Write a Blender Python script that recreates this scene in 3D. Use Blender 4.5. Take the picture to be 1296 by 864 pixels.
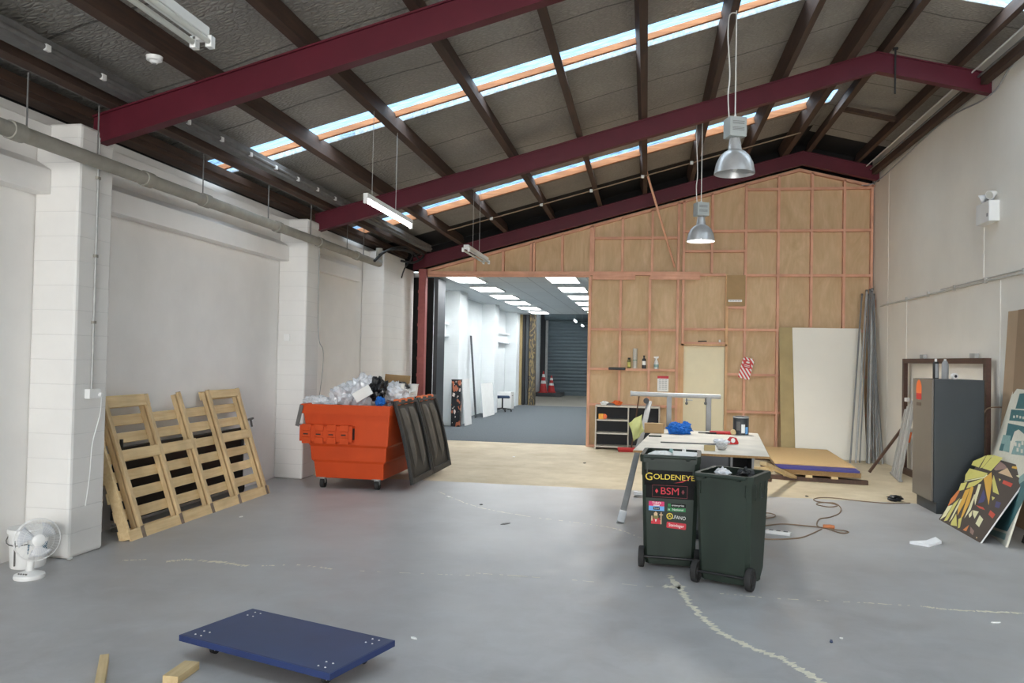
import bpy, bmesh, math, random
from mathutils import Vector, Matrix, Euler, noise
S = bpy.context.scene
for _o in list(bpy.data.objects): bpy.data.objects.remove(_o)
C = S.collection
V = Vector
PI = math.pi
rnd = random.Random(7)

# ---------------------------------------------------------------- camera
FPX, CAMH = 1000.0, 1.68
_d = V((818-648, 457-432, FPX)); _Y = _d.normalized()
_n = _d.cross(V((818-648+1000, 457-432+20, FPX))).normalized()
if _n.y < 0: _n = -_n
_Z = -_n; _X = _Y.cross(_Z)
A = Matrix((_X, _Y, _Z))                      # rows: room axes in camera axes (right, down, forward)
right, down, fwd = A.col[0].copy(), A.col[1].copy(), A.col[2].copy()
cam = bpy.data.cameras.new('camera'); cam_ob = bpy.data.objects.new('camera', cam); C.objects.link(cam_ob)
cam.sensor_width = 36; cam.lens = FPX/1296*36; cam.clip_end = 200; cam.clip_start = .05
R = Matrix((right, -down, -fwd)).transposed()
cam_ob.matrix_world = Matrix.Translation((0, 0, CAMH)) @ R.to_4x4()
S.camera = cam_ob
EYE = V((0, 0, CAMH))
def ray(x, y): return A @ V((x-648, y-432, FPX))
def pz(x, y, z=0): r = ray(x, y); return EYE + r*((z-CAMH)/r.z)
def pY(x, y, Y): r = ray(x, y); return EYE + r*(Y/r.y)
def pX(x, y, X): r = ray(x, y); return EYE + r*(X/r.x)
def pP(x, y, p0, n): r = ray(x, y); return EYE + r*((V(p0)-EYE).dot(n)/r.dot(n))

# ---------------------------------------------------------------- light
S.view_settings.view_transform = 'Standard'; S.view_settings.look = 'None'
S.view_settings.gamma = 1; S.view_settings.use_curve_mapping = False
S.view_settings.exposure = 1.25
w = bpy.data.worlds.new('sky'); S.world = w; w.use_nodes = True
bg = w.node_tree.nodes['Background']; bg.inputs[0].default_value = (.50, .76, 1, 1); bg.inputs[1].default_value = .52
def area(name, loc, rot, sx, sy, power, col, spread=PI):
    l = bpy.data.lights.new(name, 'AREA'); l.shape = 'RECTANGLE'; l.size = sx; l.size_y = sy
    l.energy = power; l.color = col; l.spread = spread
    o = bpy.data.objects.new(name, l); C.objects.link(o); o.location = loc; o.rotation_euler = rot
    return o
# added fill light at an assumed, unseen doorway behind the camera, as daylight
area('front_fill_light', (-.3, -13.9, 2.2), (math.radians(90), 0, 0), 7.0, 4.2, 850, (1, .985, .96))
# bright overcast sky overhead, coming in through the skylight strips
sun = bpy.data.lights.new('overcast_sky', 'SUN'); sun.energy = 9; sun.angle = math.radians(150); sun.color = (1, .985, .965)
sun_ob = bpy.data.objects.new('overcast_sky', sun); C.objects.link(sun_ob); sun_ob.location = (0, 5, 12)

# ---------------------------------------------------------------- materials
def lin(c): return tuple(((x/255)/12.92 if x/255 <= .04045 else ((x/255+.055)/1.055)**2.4) for x in c)
def newmat(name):
    m = bpy.data.materials.new(name); m.use_nodes = True
    nt = m.node_tree; b = nt.nodes['Principled BSDF']
    return m, nt, b
def mixc(nt, fac, a, b):
    n = nt.nodes.new('ShaderNodeMix'); n.data_type = 'RGBA'
    if hasattr(fac, 'links'): nt.links.new(fac, n.inputs[0])
    else: n.inputs[0].default_value = fac
    for s, v in ((6, a), (7, b)):
        if hasattr(v, 'links'): nt.links.new(v, n.inputs[s])
        else: n.inputs[s].default_value = (*v, 1)
    return n.outputs[2]
def coords(nt, sc=(1, 1, 1), world=False, rot=(0, 0, 0)):
    t = nt.nodes.new('ShaderNodeNewGeometry' if world else 'ShaderNodeTexCoord')
    mp = nt.nodes.new('ShaderNodeMapping'); mp.inputs['Scale'].default_value = sc; mp.inputs['Rotation'].default_value = rot
    nt.links.new(t.outputs['Position' if world else 'Object'], mp.inputs[0])
    return mp.outputs[0]
def noisetex(nt, vec, scale, detail=4, rough=.55, dist=0):
    n = nt.nodes.new('ShaderNodeTexNoise'); n.inputs['Scale'].default_value = scale
    n.inputs['Detail'].default_value = detail; n.inputs['Roughness'].default_value = rough; n.inputs['Distortion'].default_value = dist
    nt.links.new(vec, n.inputs['Vector']); return n.outputs[0]
def ramp(nt, fac, a, b):
    n = nt.nodes.new('ShaderNodeMapRange'); n.inputs[1].default_value = a; n.inputs[2].default_value = b
    nt.links.new(fac, n.inputs[0]); return n.outputs[0]
def bumpn(nt, b, h, strength, dist=.01):
    n = nt.nodes.new('ShaderNodeBump'); n.inputs['Strength'].default_value = strength; n.inputs['Distance'].default_value = dist
    nt.links.new(h, n.inputs['Height']); nt.links.new(n.outputs[0], b.inputs['Normal']); return n
def math_(nt, op, a, b=0):
    n = nt.nodes.new('ShaderNodeMath'); n.operation = op
    for i, v in ((0, a), (1, b)):
        if hasattr(v, 'links'): nt.links.new(v, n.inputs[i])
        else: n.inputs[i].default_value = v
    return n.outputs[0]
def M(name, col, rough=.55, metal=0., var=.08, scale=6, stretch=(1, 1, 1), bump=0., world=False, spec=.5, detail=4):
    m, nt, b = newmat(name); c = lin(col)
    v = coords(nt, stretch, world); f = ramp(nt, noisetex(nt, v, scale, detail), .25, .75)
    nt.links.new(mixc(nt, f, tuple(x*(1-var) for x in c), tuple(min(1, x*(1+var)) for x in c)), b.inputs['Base Color'])
    b.inputs['Roughness'].default_value = rough; b.inputs['Metallic'].default_value = metal
    b.inputs['Specular IOR Level'].default_value = spec
    if bump: bumpn(nt, b, f, bump)
    return m
def emit(name, col, strength):
    m, nt, b = newmat(name); c = lin(col)
    b.inputs['Base Color'].default_value = (*c, 1); b.inputs['Emission Color'].default_value = (*c, 1)
    b.inputs['Emission Strength'].default_value = strength
    return m
def wood(name, col, col2, axis=2, scale=14, rough=.7, dark=None):
    m, nt, b = newmat(name)
    s = [1, 1, 1]; s[axis] = .06
    v = coords(nt, tuple(s)); f = ramp(nt, noisetex(nt, v, scale*3, 5, .6, .4), .3, .7)
    v2 = coords(nt, (1, 1, 1)); g = ramp(nt, noisetex(nt, v2, 3, 3), .35, .7)
    c = mixc(nt, f, lin(col), lin(col2))
    c = mixc(nt, math_(nt, 'MULTIPLY', g, .35), c, lin(dark or tuple(x*.7 for x in col2)))
    nt.links.new(c, b.inputs['Base Color']); b.inputs['Roughness'].default_value = rough
    bumpn(nt, b, f, .15, .003)
    return m
MT = {}
MT['red_steel'] = M('maroon_painted_steel', (84, 22, 36), .5, 0, .12, 3, spec=.3)
MT['purlin'] = wood('aged_roof_timber', (84, 60, 46), (60, 44, 36), 1, 8, .8)
MT['batten'] = wood('orange_roof_batten', (196, 132, 84), (160, 98, 58), 0, 10, .7)
MT['stud'] = wood('pink_treated_framing', (232, 180, 152), (218, 160, 130), 2, 10, .7)
MT['studh'] = wood('pink_treated_framing_across', (230, 176, 148), (214, 156, 126), 0, 10, .7)
MT['stud_pale'] = wood('pale_framing', (228, 186, 142), (212, 166, 120), 2, 10, .7)
MT['pallet'] = wood('pallet_pine', (240, 214, 166), (220, 188, 138), 1, 10, .75)
MT['palletb'] = wood('pallet_bearer_pine', (234, 208, 162), (206, 176, 132), 2, 10, .75)
MT['endgrain'] = M('grey_weathered_timber_end', (128, 112, 98), .85, 0, .3, 20)
MT['pine'] = wood('pine_offcut', (224, 200, 154), (200, 172, 124), 1, 10, .7)
MT['brown_wood'] = wood('brown_stained_timber', (98, 70, 54), (76, 54, 42), 2, 10, .6)
MT['frame_brown'] = wood('dark_brown_frame', (92, 60, 46), (72, 46, 36), 1, 10, .5)
MT['white'] = M('white_plastic', (232, 232, 230), .4, 0, .03)
MT['white_metal'] = M('white_enamel', (226, 226, 222), .35, 0, .04)
MT['galv'] = M('galvanised_steel', (172, 172, 170), .45, .2, .15, 12)
MT['alu'] = M('aluminium', (196, 197, 197), .38, .5, .1, 12)
MT['steel_grey'] = M('grey_steel_tube', (126, 126, 125), .45, .2, .15, 10)
MT['black'] = M('black_plastic', (26, 27, 28), .5, 0, .2)
MT['rubber'] = M('black_rubber', (38, 38, 38), .8, 0, .2, 20)
MT['dark_grey'] = M('dark_grey_laminate', (52, 56, 60), .45, 0, .06)
MT['orange'] = M('orange_moulded_plastic', (202, 74, 28), .5, 0, .08, 3, spec=.3)
MT['orange2'] = M('orange_bright', (230, 110, 50), .5, 0, .08, 6)
MT['lid'] = M('black_bin_lid', (32, 31, 30), .5, 0, .1, 3)
MT['bin'] = M('dark_green_wheelie_plastic', (34, 46, 38), .55, 0, .3, 5, (1, 1, .3))
MT['navy'] = M('navy_painted_board', (38, 58, 98), .42, 0, .12, 4)
MT['blue_cloth'] = M('blue_rag', (26, 104, 188), .8, 0, .2, 20)
MT['red'] = M('red_plastic', (190, 44, 44), .5, 0, .1)
MT['paper'] = M('white_paper', (238, 238, 234), .8, 0, .04)
MT['foam'] = M('white_foam', (240, 241, 242), .8, 0, .03)
MT['board_white'] = M('white_faced_board', (238, 233, 220), .5, 0, .03, 1.5)
MT['mdf_green'] = M('greenish_board', (176, 156, 112), .8, 0, .1, 4)
MT['mdf'] = M('mdf_board', (178, 152, 124), .8, 0, .05, 4)
MT['chip'] = M('chipboard', (206, 172, 122), .85, 0, .14, 90, detail=6)
MT['chip_edge'] = M('chipboard_edge', (158, 126, 86), .9, 0, .2, 60)
MT['blue_deep'] = M('deep_blue_sheet', (44, 44, 130), .5, 0, .1)
MT['cream_door'] = M('cream_door_paint', (226, 214, 180), .5, 0, .03)
MT['copper'] = M('copper_cap', (190, 118, 74), .45, .4, .2, 12)
MT['clear_bag'] = M('clear_plastic_bag', (214, 216, 220), .25, 0, .15, 14, spec=.8)
MT['black_bag'] = M('black_plastic_bag', (20, 21, 24), .3, 0, .2, 10)
MT['hivis'] = M('yellow_green_cloth', (196, 196, 128), .85, 0, .1, 12)
MT['carton'] = M('brown_cardboard', (168, 138, 98), .85, 0, .08)
MT['pale_pipe'] = M('pale_painted_conduit', (196, 192, 184), .6, 0, .08)
MT['cable'] = M('tan_cable', (132, 110, 88), .6, 0, .1)
MT['amber'] = M('amber_plastic', (240, 170, 60), .5, 0, .15, 30)
MT['pipe'] = M('dusty_grey_pvc', (150, 146, 136), .7, 0, .18, 6)
MT['dusty'] = M('dusty_grey_steel', (104, 102, 100), .7, 0, .25, 9)
MT['mattblack'] = M('black_lining_and_painted_shade', (14, 14, 15), .9, 0, .2)  # also paints in the dark voids of the roof and beside the opening
MT['teal'] = M('teal_print', (64, 112, 116), .6, 0, .15, 25)
MT['teal2'] = M('pale_teal_print', (140, 172, 168), .6, 0, .12, 25)
MT['cream'] = M('cream_print', (222, 218, 202), .6, 0, .06, 25)
MT['office_blue'] = M('dark_blue_upholstery', (40, 58, 84), .9, 0, .1, 30)
MT['tube_on'] = emit('lit_fluorescent_tube', (250, 252, 255), 14)
MT['tube_off'] = M('unlit_fluorescent_tube', (206, 206, 198), .3, 0, .03)
MT['panel_on'] = emit('lit_ceiling_panel', (250, 253, 255), 8.0)
MT['bulb'] = emit('lit_lamp_glow', (255, 252, 244), 9)
def flat(name, col, rough=.5): MT[name] = M(name, col, rough, 0, .04); return MT[name]
for _n2, _c in dict(yellow=(236, 208, 70), pink=(206, 44, 104), sky=(110, 170, 226), crimson=(196, 36, 52), green=(30, 124, 66), st_brown=(58, 48, 42), st_lemon=(206, 198, 108), st_gold=(214, 164, 62), st_pale=(226, 222, 178), st_orange=(206, 120, 58), st_red=(198, 66, 48), st_blue=(56, 58, 110), st_lilac=(140, 112, 104), tan=(208, 178, 140), olive=(120, 116, 60)).items(): flat(_n2, _c)

def wall_mat(name, col, brick=True, axes='yz', groove=.88, var=.05, bw=9, bh=.2):
    m, nt, b = newmat(name); c = lin(col)
    g = nt.nodes.new('ShaderNodeNewGeometry'); sp = nt.nodes.new('ShaderNodeSeparateXYZ'); nt.links.new(g.outputs['Position'], sp.inputs[0])
    cb = nt.nodes.new('ShaderNodeCombineXYZ')
    u = math_(nt, 'ADD', sp.outputs[0], sp.outputs[1])
    nt.links.new(u, cb.inputs[0]); nt.links.new(sp.outputs[2], cb.inputs[1])
    nz = ramp(nt, noisetex(nt, g.outputs['Position'], 1.3, 6, .6), .3, .7)
    fine = noisetex(nt, g.outputs['Position'], 40, 3)
    base = mixc(nt, nz, tuple(x*(1-var) for x in c), tuple(min(1, x*(1+var)) for x in c))
    if brick:
        br = nt.nodes.new('ShaderNodeTexBrick'); nt.links.new(cb.outputs[0], br.inputs['Vector'])
        br.inputs['Scale'].default_value = 1; br.inputs['Brick Width'].default_value = bw; br.inputs['Row Height'].default_value = bh
        br.inputs['Mortar Size'].default_value = .004; br.inputs['Mortar Smooth'].default_value = .6
        base = mixc(nt, br.outputs['Fac'], base, tuple(x*groove for x in c))
        h = math_(nt, 'SUBTRACT', math_(nt, 'MULTIPLY', fine, .12), math_(nt, 'MULTIPLY', br.outputs['Fac'], .5))
        bumpn(nt, b, h, .35, .01)
    else: bumpn(nt, b, fine, .08, .005)
    nt.links.new(base, b.inputs['Base Color']); b.inputs['Roughness'].default_value = .6
    return m
MT['wall_block'] = wall_mat('white_painted_blockwork', (226, 224, 220))
MT['wall_smooth'] = wall_mat('white_painted_render', (240, 237, 233), False)
MT['wall_right'] = wall_mat('cream_white_wall', (238, 233, 223), False, var=.035)
MT['wall_far'] = wall_mat('white_far_room_wall', (226, 231, 232), True, groove=.95)

def floor_mat():
    m, nt, b = newmat('grey_painted_concrete')
    g = nt.nodes.new('ShaderNodeNewGeometry'); P = g.outputs['Position']
    sp = nt.nodes.new('ShaderNodeSeparateXYZ'); nt.links.new(P, sp.inputs[0])
    n1 = ramp(nt, noisetex(nt, P, .55, 6, .6), .3, .7)
    n2 = ramp(nt, noisetex(nt, P, 3.5, 6, .65, .6), .35, .75)
    n3 = ramp(nt, noisetex(nt, P, 26, 4, .7), .62, .72)
    grey = mixc(nt, n1, lin((148, 146, 145)), lin((178, 176, 174)))
    grey = mixc(nt, math_(nt, 'MULTIPLY', n2, .5), grey, lin((196, 197, 198)))
    grey = mixc(nt, math_(nt, 'MULTIPLY', n3, .12), grey, lin((110, 108, 104)))
    b1 = ramp(nt, noisetex(nt, P, 1.2, 6, .65), .3, .7)
    raw = mixc(nt, b1, lin((186, 170, 140)), lin((214, 200, 172)))
    raw = mixc(nt, math_(nt, 'MULTIPLY', n2, .3), raw, lin((168, 156, 134)))
    wob = math_(nt, 'ADD', sp.outputs[1], math_(nt, 'MULTIPLY', noisetex(nt, P, 5, 4), .05))
    edge = math_(nt, 'GREATER_THAN', wob, 10.47)
    nt.links.new(mixc(nt, edge, grey, raw), b.inputs['Base Color'])
    rr = math_(nt, 'ADD', .36, math_(nt, 'MULTIPLY', n2, .22))
    nt.links.new(math_(nt, 'ADD', rr, math_(nt, 'MULTIPLY', edge, .3)), b.inputs['Roughness'])
    bumpn(nt, b, noisetex(nt, P, 60, 4), .05, .004)
    return m
MT['floor'] = floor_mat()

def ply_mat():
    m, nt, b = newmat('plywood_lining')
    v = coords(nt, (1, 1, .35), True); f = ramp(nt, noisetex(nt, v, 2.6, 6, .6, 2.2), .3, .7)
    f2 = ramp(nt, noisetex(nt, coords(nt, (3, 3, .5), True), 9, 4), .35, .7)
    c = mixc(nt, f, lin((190, 161, 122)), lin((214, 184, 146)))
    c = mixc(nt, math_(nt, 'MULTIPLY', f2, .3), c, lin((182, 148, 104)))
    nt.links.new(c, b.inputs['Base Color']); b.inputs['Roughness'].default_value = .65
    return m
MT['ply'] = ply_mat()

def foil_mat():
    m, nt, b = newmat('grey_roof_insulation_with_wire_mesh')
    g = nt.nodes.new('ShaderNodeNewGeometry'); P = g.outputs['Position']
    sp = nt.nodes.new('ShaderNodeSeparateXYZ'); nt.links.new(P, sp.inputs[0])
    n1 = ramp(nt, noisetex(nt, P, 1.1, 5), .3, .7)
    mp = nt.nodes.new('ShaderNodeMapping'); mp.inputs['Scale'].default_value = (10, 17, 4); nt.links.new(P, mp.inputs[0])
    vo = nt.nodes.new('ShaderNodeTexVoronoi'); vo.feature = 'DISTANCE_TO_EDGE'; vo.inputs['Scale'].default_value = 1.6
    nt.links.new(mp.outputs[0], vo.inputs['Vector'])
    cell = ramp(nt, vo.outputs['Distance'], 0, .35)
    c = mixc(nt, n1, lin((142, 139, 133)), lin((166, 162, 155)))
    # overlap seams of the insulation every 0.55 m along the building
    ym = math_(nt, 'ABSOLUTE', math_(nt, 'SUBTRACT', math_(nt, 'FRACT', math_(nt, 'DIVIDE', math_(nt, 'ADD', sp.outputs[1], math_(nt, 'MULTIPLY', noisetex(nt, P, .8, 2), .25)), 1.15)), .5))
    seam = math_(nt, 'LESS_THAN', ym, .012)
    c = mixc(nt, math_(nt, 'MULTIPLY', seam, .8), c, lin((60, 58, 56)))
    c = mixc(nt, math_(nt, 'MULTIPLY', math_(nt, 'SUBTRACT', 1, cell), .35), c, lin((108, 105, 100)))
    nt.links.new(c, b.inputs['Base Color']); b.inputs['Roughness'].default_value = .55; b.inputs['Metallic'].default_value = .1
    bumpn(nt, b, cell, .55, .018)
    return m
MT['foil'] = foil_mat()

def sky_panel_mat():
    m, nt, b = newmat('translucent_fibreglass_skylight')
    out = nt.nodes['Material Output']
    tr = nt.nodes.new('ShaderNodeBsdfTransparent'); tr.inputs[0].default_value = (.80, .92, 1, 1)
    tl = nt.nodes.new('ShaderNodeBsdfTranslucent'); tl.inputs[0].default_value = (.26, .48, .78, 1)
    mx = nt.nodes.new('ShaderNodeMixShader')
    f = ramp(nt, noisetex(nt, coords(nt, (1.2, 16, 1), True), 5, 3), .35, .65)
    nt.links.new(math_(nt, 'ADD', .04, math_(nt, 'MULTIPLY', f, .36)), mx.inputs[0])
    nt.links.new(tr.outputs[0], mx.inputs[1]); nt.links.new(tl.outputs[0], mx.inputs[2]); nt.links.new(mx.outputs[0], out.inputs[0])
    return m
MT['skylight'] = sky_panel_mat()

def tile_mat():
    m, nt, b = newmat('white_ceiling_tiles')
    g = nt.nodes.new('ShaderNodeNewGeometry')
    br = nt.nodes.new('ShaderNodeTexBrick'); nt.links.new(g.outputs['Position'], br.inputs['Vector']); br.offset = 0
    br.inputs['Scale'].default_value = 1; br.inputs['Brick Width'].default_value = .6; br.inputs['Row Height'].default_value = 1.2
    br.inputs['Mortar Size'].default_value = .012
    br.inputs['Color1'].default_value = (*lin((206, 212, 214)), 1); br.inputs['Color2'].default_value = (*lin((200, 206, 209)), 1); br.inputs['Mortar'].default_value = (*lin((168, 174, 178)), 1)
    nt.links.new(br.outputs[0], b.inputs['Base Color']); b.inputs['Roughness'].default_value = .8
    return m
MT['tile'] = tile_mat()
MT['carpet'] = M('blue_grey_carpet', (84, 91, 95), .95, 0, .25, 30, world=True, bump=.3)
def gold_mat():
    m, nt, b = newmat('black_and_gold_swirl_print')
    f = ramp(nt, noisetex(nt, coords(nt, (1, 1, .45)), 5, 2, .5, 3), .48, .54)
    nt.links.new(mixc(nt, f, lin((48, 44, 40)), lin((128, 110, 72))), b.inputs['Base Color']); b.inputs['Roughness'].default_value = .5
    return m
MT['gold'] = gold_mat()
def speck_mat():
    m, nt, b = newmat('black_print_with_orange_and_white_patches')
    v = coords(nt, (1, 1, .6))
    f = math_(nt, 'GREATER_THAN', noisetex(nt, v, 9, 1), .6)
    f2 = math_(nt, 'GREATER_THAN', noisetex(nt, coords(nt, (1.3, 1, .7), rot=(1, 1, 0)), 11, 1), .64)
    c = mixc(nt, f, lin((24, 26, 32)), lin((190, 110, 80))); c = mixc(nt, f2, c, lin((226, 214, 206)))
    nt.links.new(c, b.inputs['Base Color']); b.inputs['Roughness'].default_value = .5
    return m
MT['speck'] = speck_mat()
def stripe_mat():
    m, nt, b = newmat('red_white_chevron_print')
    wv = nt.nodes.new('ShaderNodeTexWave'); wv.bands_direction = 'DIAGONAL'; wv.inputs['Scale'].default_value = 8
    nt.links.new(coords(nt, (1, 0, 1)), wv.inputs['Vector'])
    f = math_(nt, 'GREATER_THAN', wv.outputs[1], .5)
    nt.links.new(mixc(nt, f, lin((238, 236, 232)), lin((206, 40, 44))), b.inputs['Base Color'])
    return m
MT['chevron'] = stripe_mat()
def roller_mat():
    return M('grey_green_roller_steel', (92, 106, 112), .5, .1, .08, 4)
MT['roller'] = roller_mat()

# ---------------------------------------------------------------- mesh helpers
def mat_between(p, q, up=V((0, 0, 1))):
    d = (V(q)-V(p)); L = d.length; z = d/L
    x = up.cross(z)
    if x.length < 1e-4: x = V((1, 0, 0)).cross(z)
    x.normalize(); y = z.cross(x)
    return Matrix((x, y, z)).transposed().to_4x4(), L
class MB:
    def __init__(s): s.bm = bmesh.new(); s.mi = 0
    def _fin(s, faces):
        for f in faces: f.material_index = s.mi
    def hexa(s, c8):
        v = [s.bm.verts.new(c) for c in c8]
        s._fin([s.bm.faces.new([v[i] for i in q]) for q in ((3, 2, 1, 0), (4, 5, 6, 7), (0, 1, 5, 4), (1, 2, 6, 5), (2, 3, 7, 6), (3, 0, 4, 7))]); return s
    def boxm(s, m, sx, sy, sz):
        return s.hexa([m @ V((a*sx/2, b*sy/2, c*sz/2)) for c in (-1, 1) for a, b in ((-1, -1), (1, -1), (1, 1), (-1, 1))])
    def box(s, x0, x1, y0, y1, z0, z1):
        return s.boxm(Matrix.Translation(((x0+x1)/2, (y0+y1)/2, (z0+z1)/2)), x1-x0, y1-y0, z1-z0)
    def rbox(s, c, size, rot=(0, 0, 0)):
        return s.boxm(Matrix.Translation(c) @ Euler(rot).to_matrix().to_4x4(), *size)
    def bar(s, p, q, wx, wy, up=V((0, 0, 1))):
        m, L = mat_between(p, q, up)
        return s.boxm(Matrix.Translation((V(p)+V(q))/2) @ m, wx, wy, L)
    def cyl(s, p, q, r, r2=None, n=16, cap=True):
        m, L = mat_between(p, q); r2 = r if r2 is None else r2; p = V(p)
        a = [s.bm.verts.new(p + m @ V((r*math.cos(t*2*PI/n), r*math.sin(t*2*PI/n), 0))) for t in range(n)]
        b = [s.bm.verts.new(p + m @ V((r2*math.cos(t*2*PI/n), r2*math.sin(t*2*PI/n), L))) for t in range(n)]
        f = [s.bm.faces.new((a[i], a[(i+1) % n], b[(i+1) % n], b[i])) for i in range(n)]
        if cap: f += [s.bm.faces.new(a[::-1]), s.bm.faces.new(b)]
        s._fin(f); return s
    def lathe(s, prof, o=(0, 0, 0), m=None, n=24, close=False):
        m = m or Matrix(); o = V(o); rings = []
        for r, z in prof:
            if r < 1e-5: rings.append([s.bm.verts.new(o + (m @ V((0, 0, z))))])
            else: rings.append([s.bm.verts.new(o + (m @ V((r*math.cos(t*2*PI/n), r*math.sin(t*2*PI/n), z)))) for t in range(n)])
        fs = []
        for a, b in zip(rings, rings[1:]):
            for i in range(n):
                j = (i+1) % n
                if len(a) == 1 and len(b) == 1: continue
                if len(a) == 1: fs.append(s.bm.faces.new((a[0], b[j], b[i])))
                elif len(b) == 1: fs.append(s.bm.faces.new((a[i], a[j], b[0])))
                else: fs.append(s.bm.faces.new((a[i], a[j], b[j], b[i])))
        s._fin(fs); return s
    def tube(s, pts, r, n=8, closed=False, cap=True):
        pts = [V(p) for p in pts]; N = len(pts); rings = []; prev = None
        for i, p in enumerate(pts):
            a = pts[i-1] if (i or closed) else p; b = pts[(i+1) % N] if (i < N-1 or closed) else p
            t = (b-a).normalized()
            if prev is None:
                x = t.orthogonal().normalized()
            else:
                x = (prev - t*prev.dot(t)).normalized()
            prev = x; y = t.cross(x)
            rings.append([s.bm.verts.new(p + x*(r*math.cos(k*2*PI/n)) + y*(r*math.sin(k*2*PI/n))) for k in range(n)])
        fs = []
        R2 = list(zip(rings, rings[1:])) + ([(rings[-1], rings[0])] if closed else [])
        for a, b in R2:
            for k in range(n): fs.append(s.bm.faces.new((a[k], a[(k+1) % n], b[(k+1) % n], b[k])))
        if cap and not closed: fs += [s.bm.faces.new(rings[0][::-1]), s.bm.faces.new(rings[-1])]
        s._fin(fs); return s
    def prism(s, pts, ext):
        ext = V(ext); a = [s.bm.verts.new(V(p)) for p in pts]; b = [s.bm.verts.new(V(p)+ext) for p in pts]; n = len(a)
        fs = [s.bm.faces.new(a[::-1]), s.bm.faces.new(b)] + [s.bm.faces.new((a[i], a[(i+1) % n], b[(i+1) % n], b[i])) for i in range(n)]
        s._fin(fs); return s
    def loft(s, secs, cap0=True, cap1=True):
        rings = [[s.bm.verts.new(V(p)) for p in q] for q in secs]; n = len(rings[0]); fs = []
        for a, b in zip(rings, rings[1:]):
            for i in range(n): fs.append(s.bm.faces.new((a[i], a[(i+1) % n], b[(i+1) % n], b[i])))
        if cap0: fs.append(s.bm.faces.new(rings[0][::-1]))
        if cap1: fs.append(s.bm.faces.new(rings[-1]))
        s._fin(fs); return s
    def grid(s, fn, nu, nv):
        vs = [[s.bm.verts.new(V(fn(i/nu, j/nv))) for j in range(nv+1)] for i in range(nu+1)]
        s._fin([s.bm.faces.new((vs[i][j], vs[i+1][j], vs[i+1][j+1], vs[i][j+1])) for i in range(nu) for j in range(nv)]); return s
    def blob(s, c, rad, seed=0, amp=.3, fr=2.2, sub=4, rot=0):
        bm2 = bmesh.new(); bmesh.ops.create_icosphere(bm2, subdivisions=sub, radius=1)
        e = Euler((0, 0, rot)).to_matrix(); off = V((seed*7.3, seed*3.1, seed*1.7)); mp = {}
        for v in bm2.verts:
            d = v.co.normalized()
            k = 1 + amp*(noise.noise(d*fr+off)*.9 + abs(noise.noise(d*fr*2.7+off))*.8 - .25 + .35*noise.noise(d*fr*7+off))
            mp[v.index] = s.bm.verts.new(V(c) + e @ V((d.x*rad[0]*k, d.y*rad[1]*k, d.z*rad[2]*k)))
        s._fin([s.bm.faces.new([mp[v.index] for v in f.verts]) for f in bm2.faces]); bm2.free(); return s
    def build(s, name, mats, parent=None, world=False, origin=None, smooth=None, bevel=0, solid=0):
        bmesh.ops.recalc_face_normals(s.bm, faces=s.bm.faces)
        me = bpy.data.meshes.new(name); s.bm.to_mesh(me); s.bm.free()
        for m in (mats if isinstance(mats, (list, tuple)) else [mats]): me.materials.append(MT[m] if isinstance(m, str) else m)
        o = bpy.data.objects.new(name, me); C.objects.link(o)
        if parent is not None:
            o.parent = parent
            if world: me.transform(wm(parent).inverted())
        if origin is not None:
            me.transform(Matrix.Translation(-V(origin))); o.location = origin
        if smooth is not None:
            for p in me.polygons: p.use_smooth = True
            me.set_sharp_from_angle(angle=math.radians(smooth))
        if bevel:
            b = o.modifiers.new('bevel', 'BEVEL'); b.width = bevel; b.segments = 2; b.limit_method = 'ANGLE'; b.angle_limit = math.radians(40)
        if solid:
            b = o.modifiers.new('solidify', 'SOLIDIFY'); b.thickness = solid; b.offset = 0
        return o
def wm(o):
    m = Matrix.LocRotScale(o.location, o.rotation_euler, None)
    return wm(o.parent) @ m if o.parent else m
def tag(o, label=None, cat=None, group=None, kind=None):
    if label: o['label'] = label
    if cat: o['category'] = cat
    if group: o['group'] = group
    if kind: o['kind'] = kind
    return o
def thing(name, label, cat, loc=(0, 0, 0), rotz=0, group=None):
    o = bpy.data.objects.new(name, None); C.objects.link(o); o.empty_display_size = .1
    o.location = loc; o.rotation_euler = (0, 0, rotz)
    return tag(o, label, cat, group)
def struct(o, label=None): return tag(o, label, kind='structure')
def dup(o, parent=None):
    c = o.copy(); C.objects.link(c); c.parent = parent
    for ch in [x for x in KIDS(o)]: dup(ch, c)
    return c
def KIDS(o): return [x for x in bpy.data.objects if x.parent == o]
def lettering(name, body, size, m, mat, parent, extrude=.0006, sx=1.0, align='CENTER', world=False):
    cu = bpy.data.curves.new('lettering', 'FONT'); cu.body = body; cu.size = size; cu.align_x = align; cu.align_y = 'CENTER'; cu.extrude = extrude
    t = bpy.data.objects.new('lettering', cu); C.objects.link(t)
    bpy.context.view_layer.update()
    me = bpy.data.meshes.new_from_object(t.evaluated_get(bpy.context.evaluated_depsgraph_get()))
    bpy.data.objects.remove(t)
    me.transform(m @ Matrix.Diagonal((sx, 1, 1, 1))); me.materials.clear(); me.materials.append(MT[mat]); me.name = name
    o = bpy.data.objects.new(name, me); C.objects.link(o); o.parent = parent
    if world and parent: me.transform(wm(parent).inverted())
    return o
def spline(pts, k=8):
    pts = [V(p) for p in pts]; out = []
    for i in range(len(pts)-1):
        p0, p1, p2, p3 = pts[max(i-1, 0)], pts[i], pts[i+1], pts[min(i+2, len(pts)-1)]
        for j in range(k):
            t = j/k
            out.append(.5*((2*p1)+(p2-p0)*t+(2*p0-5*p1+4*p2-p3)*t*t+(3*p1-p0-3*p2+p3)*t**3))
    return out+[pts[-1]]

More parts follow.
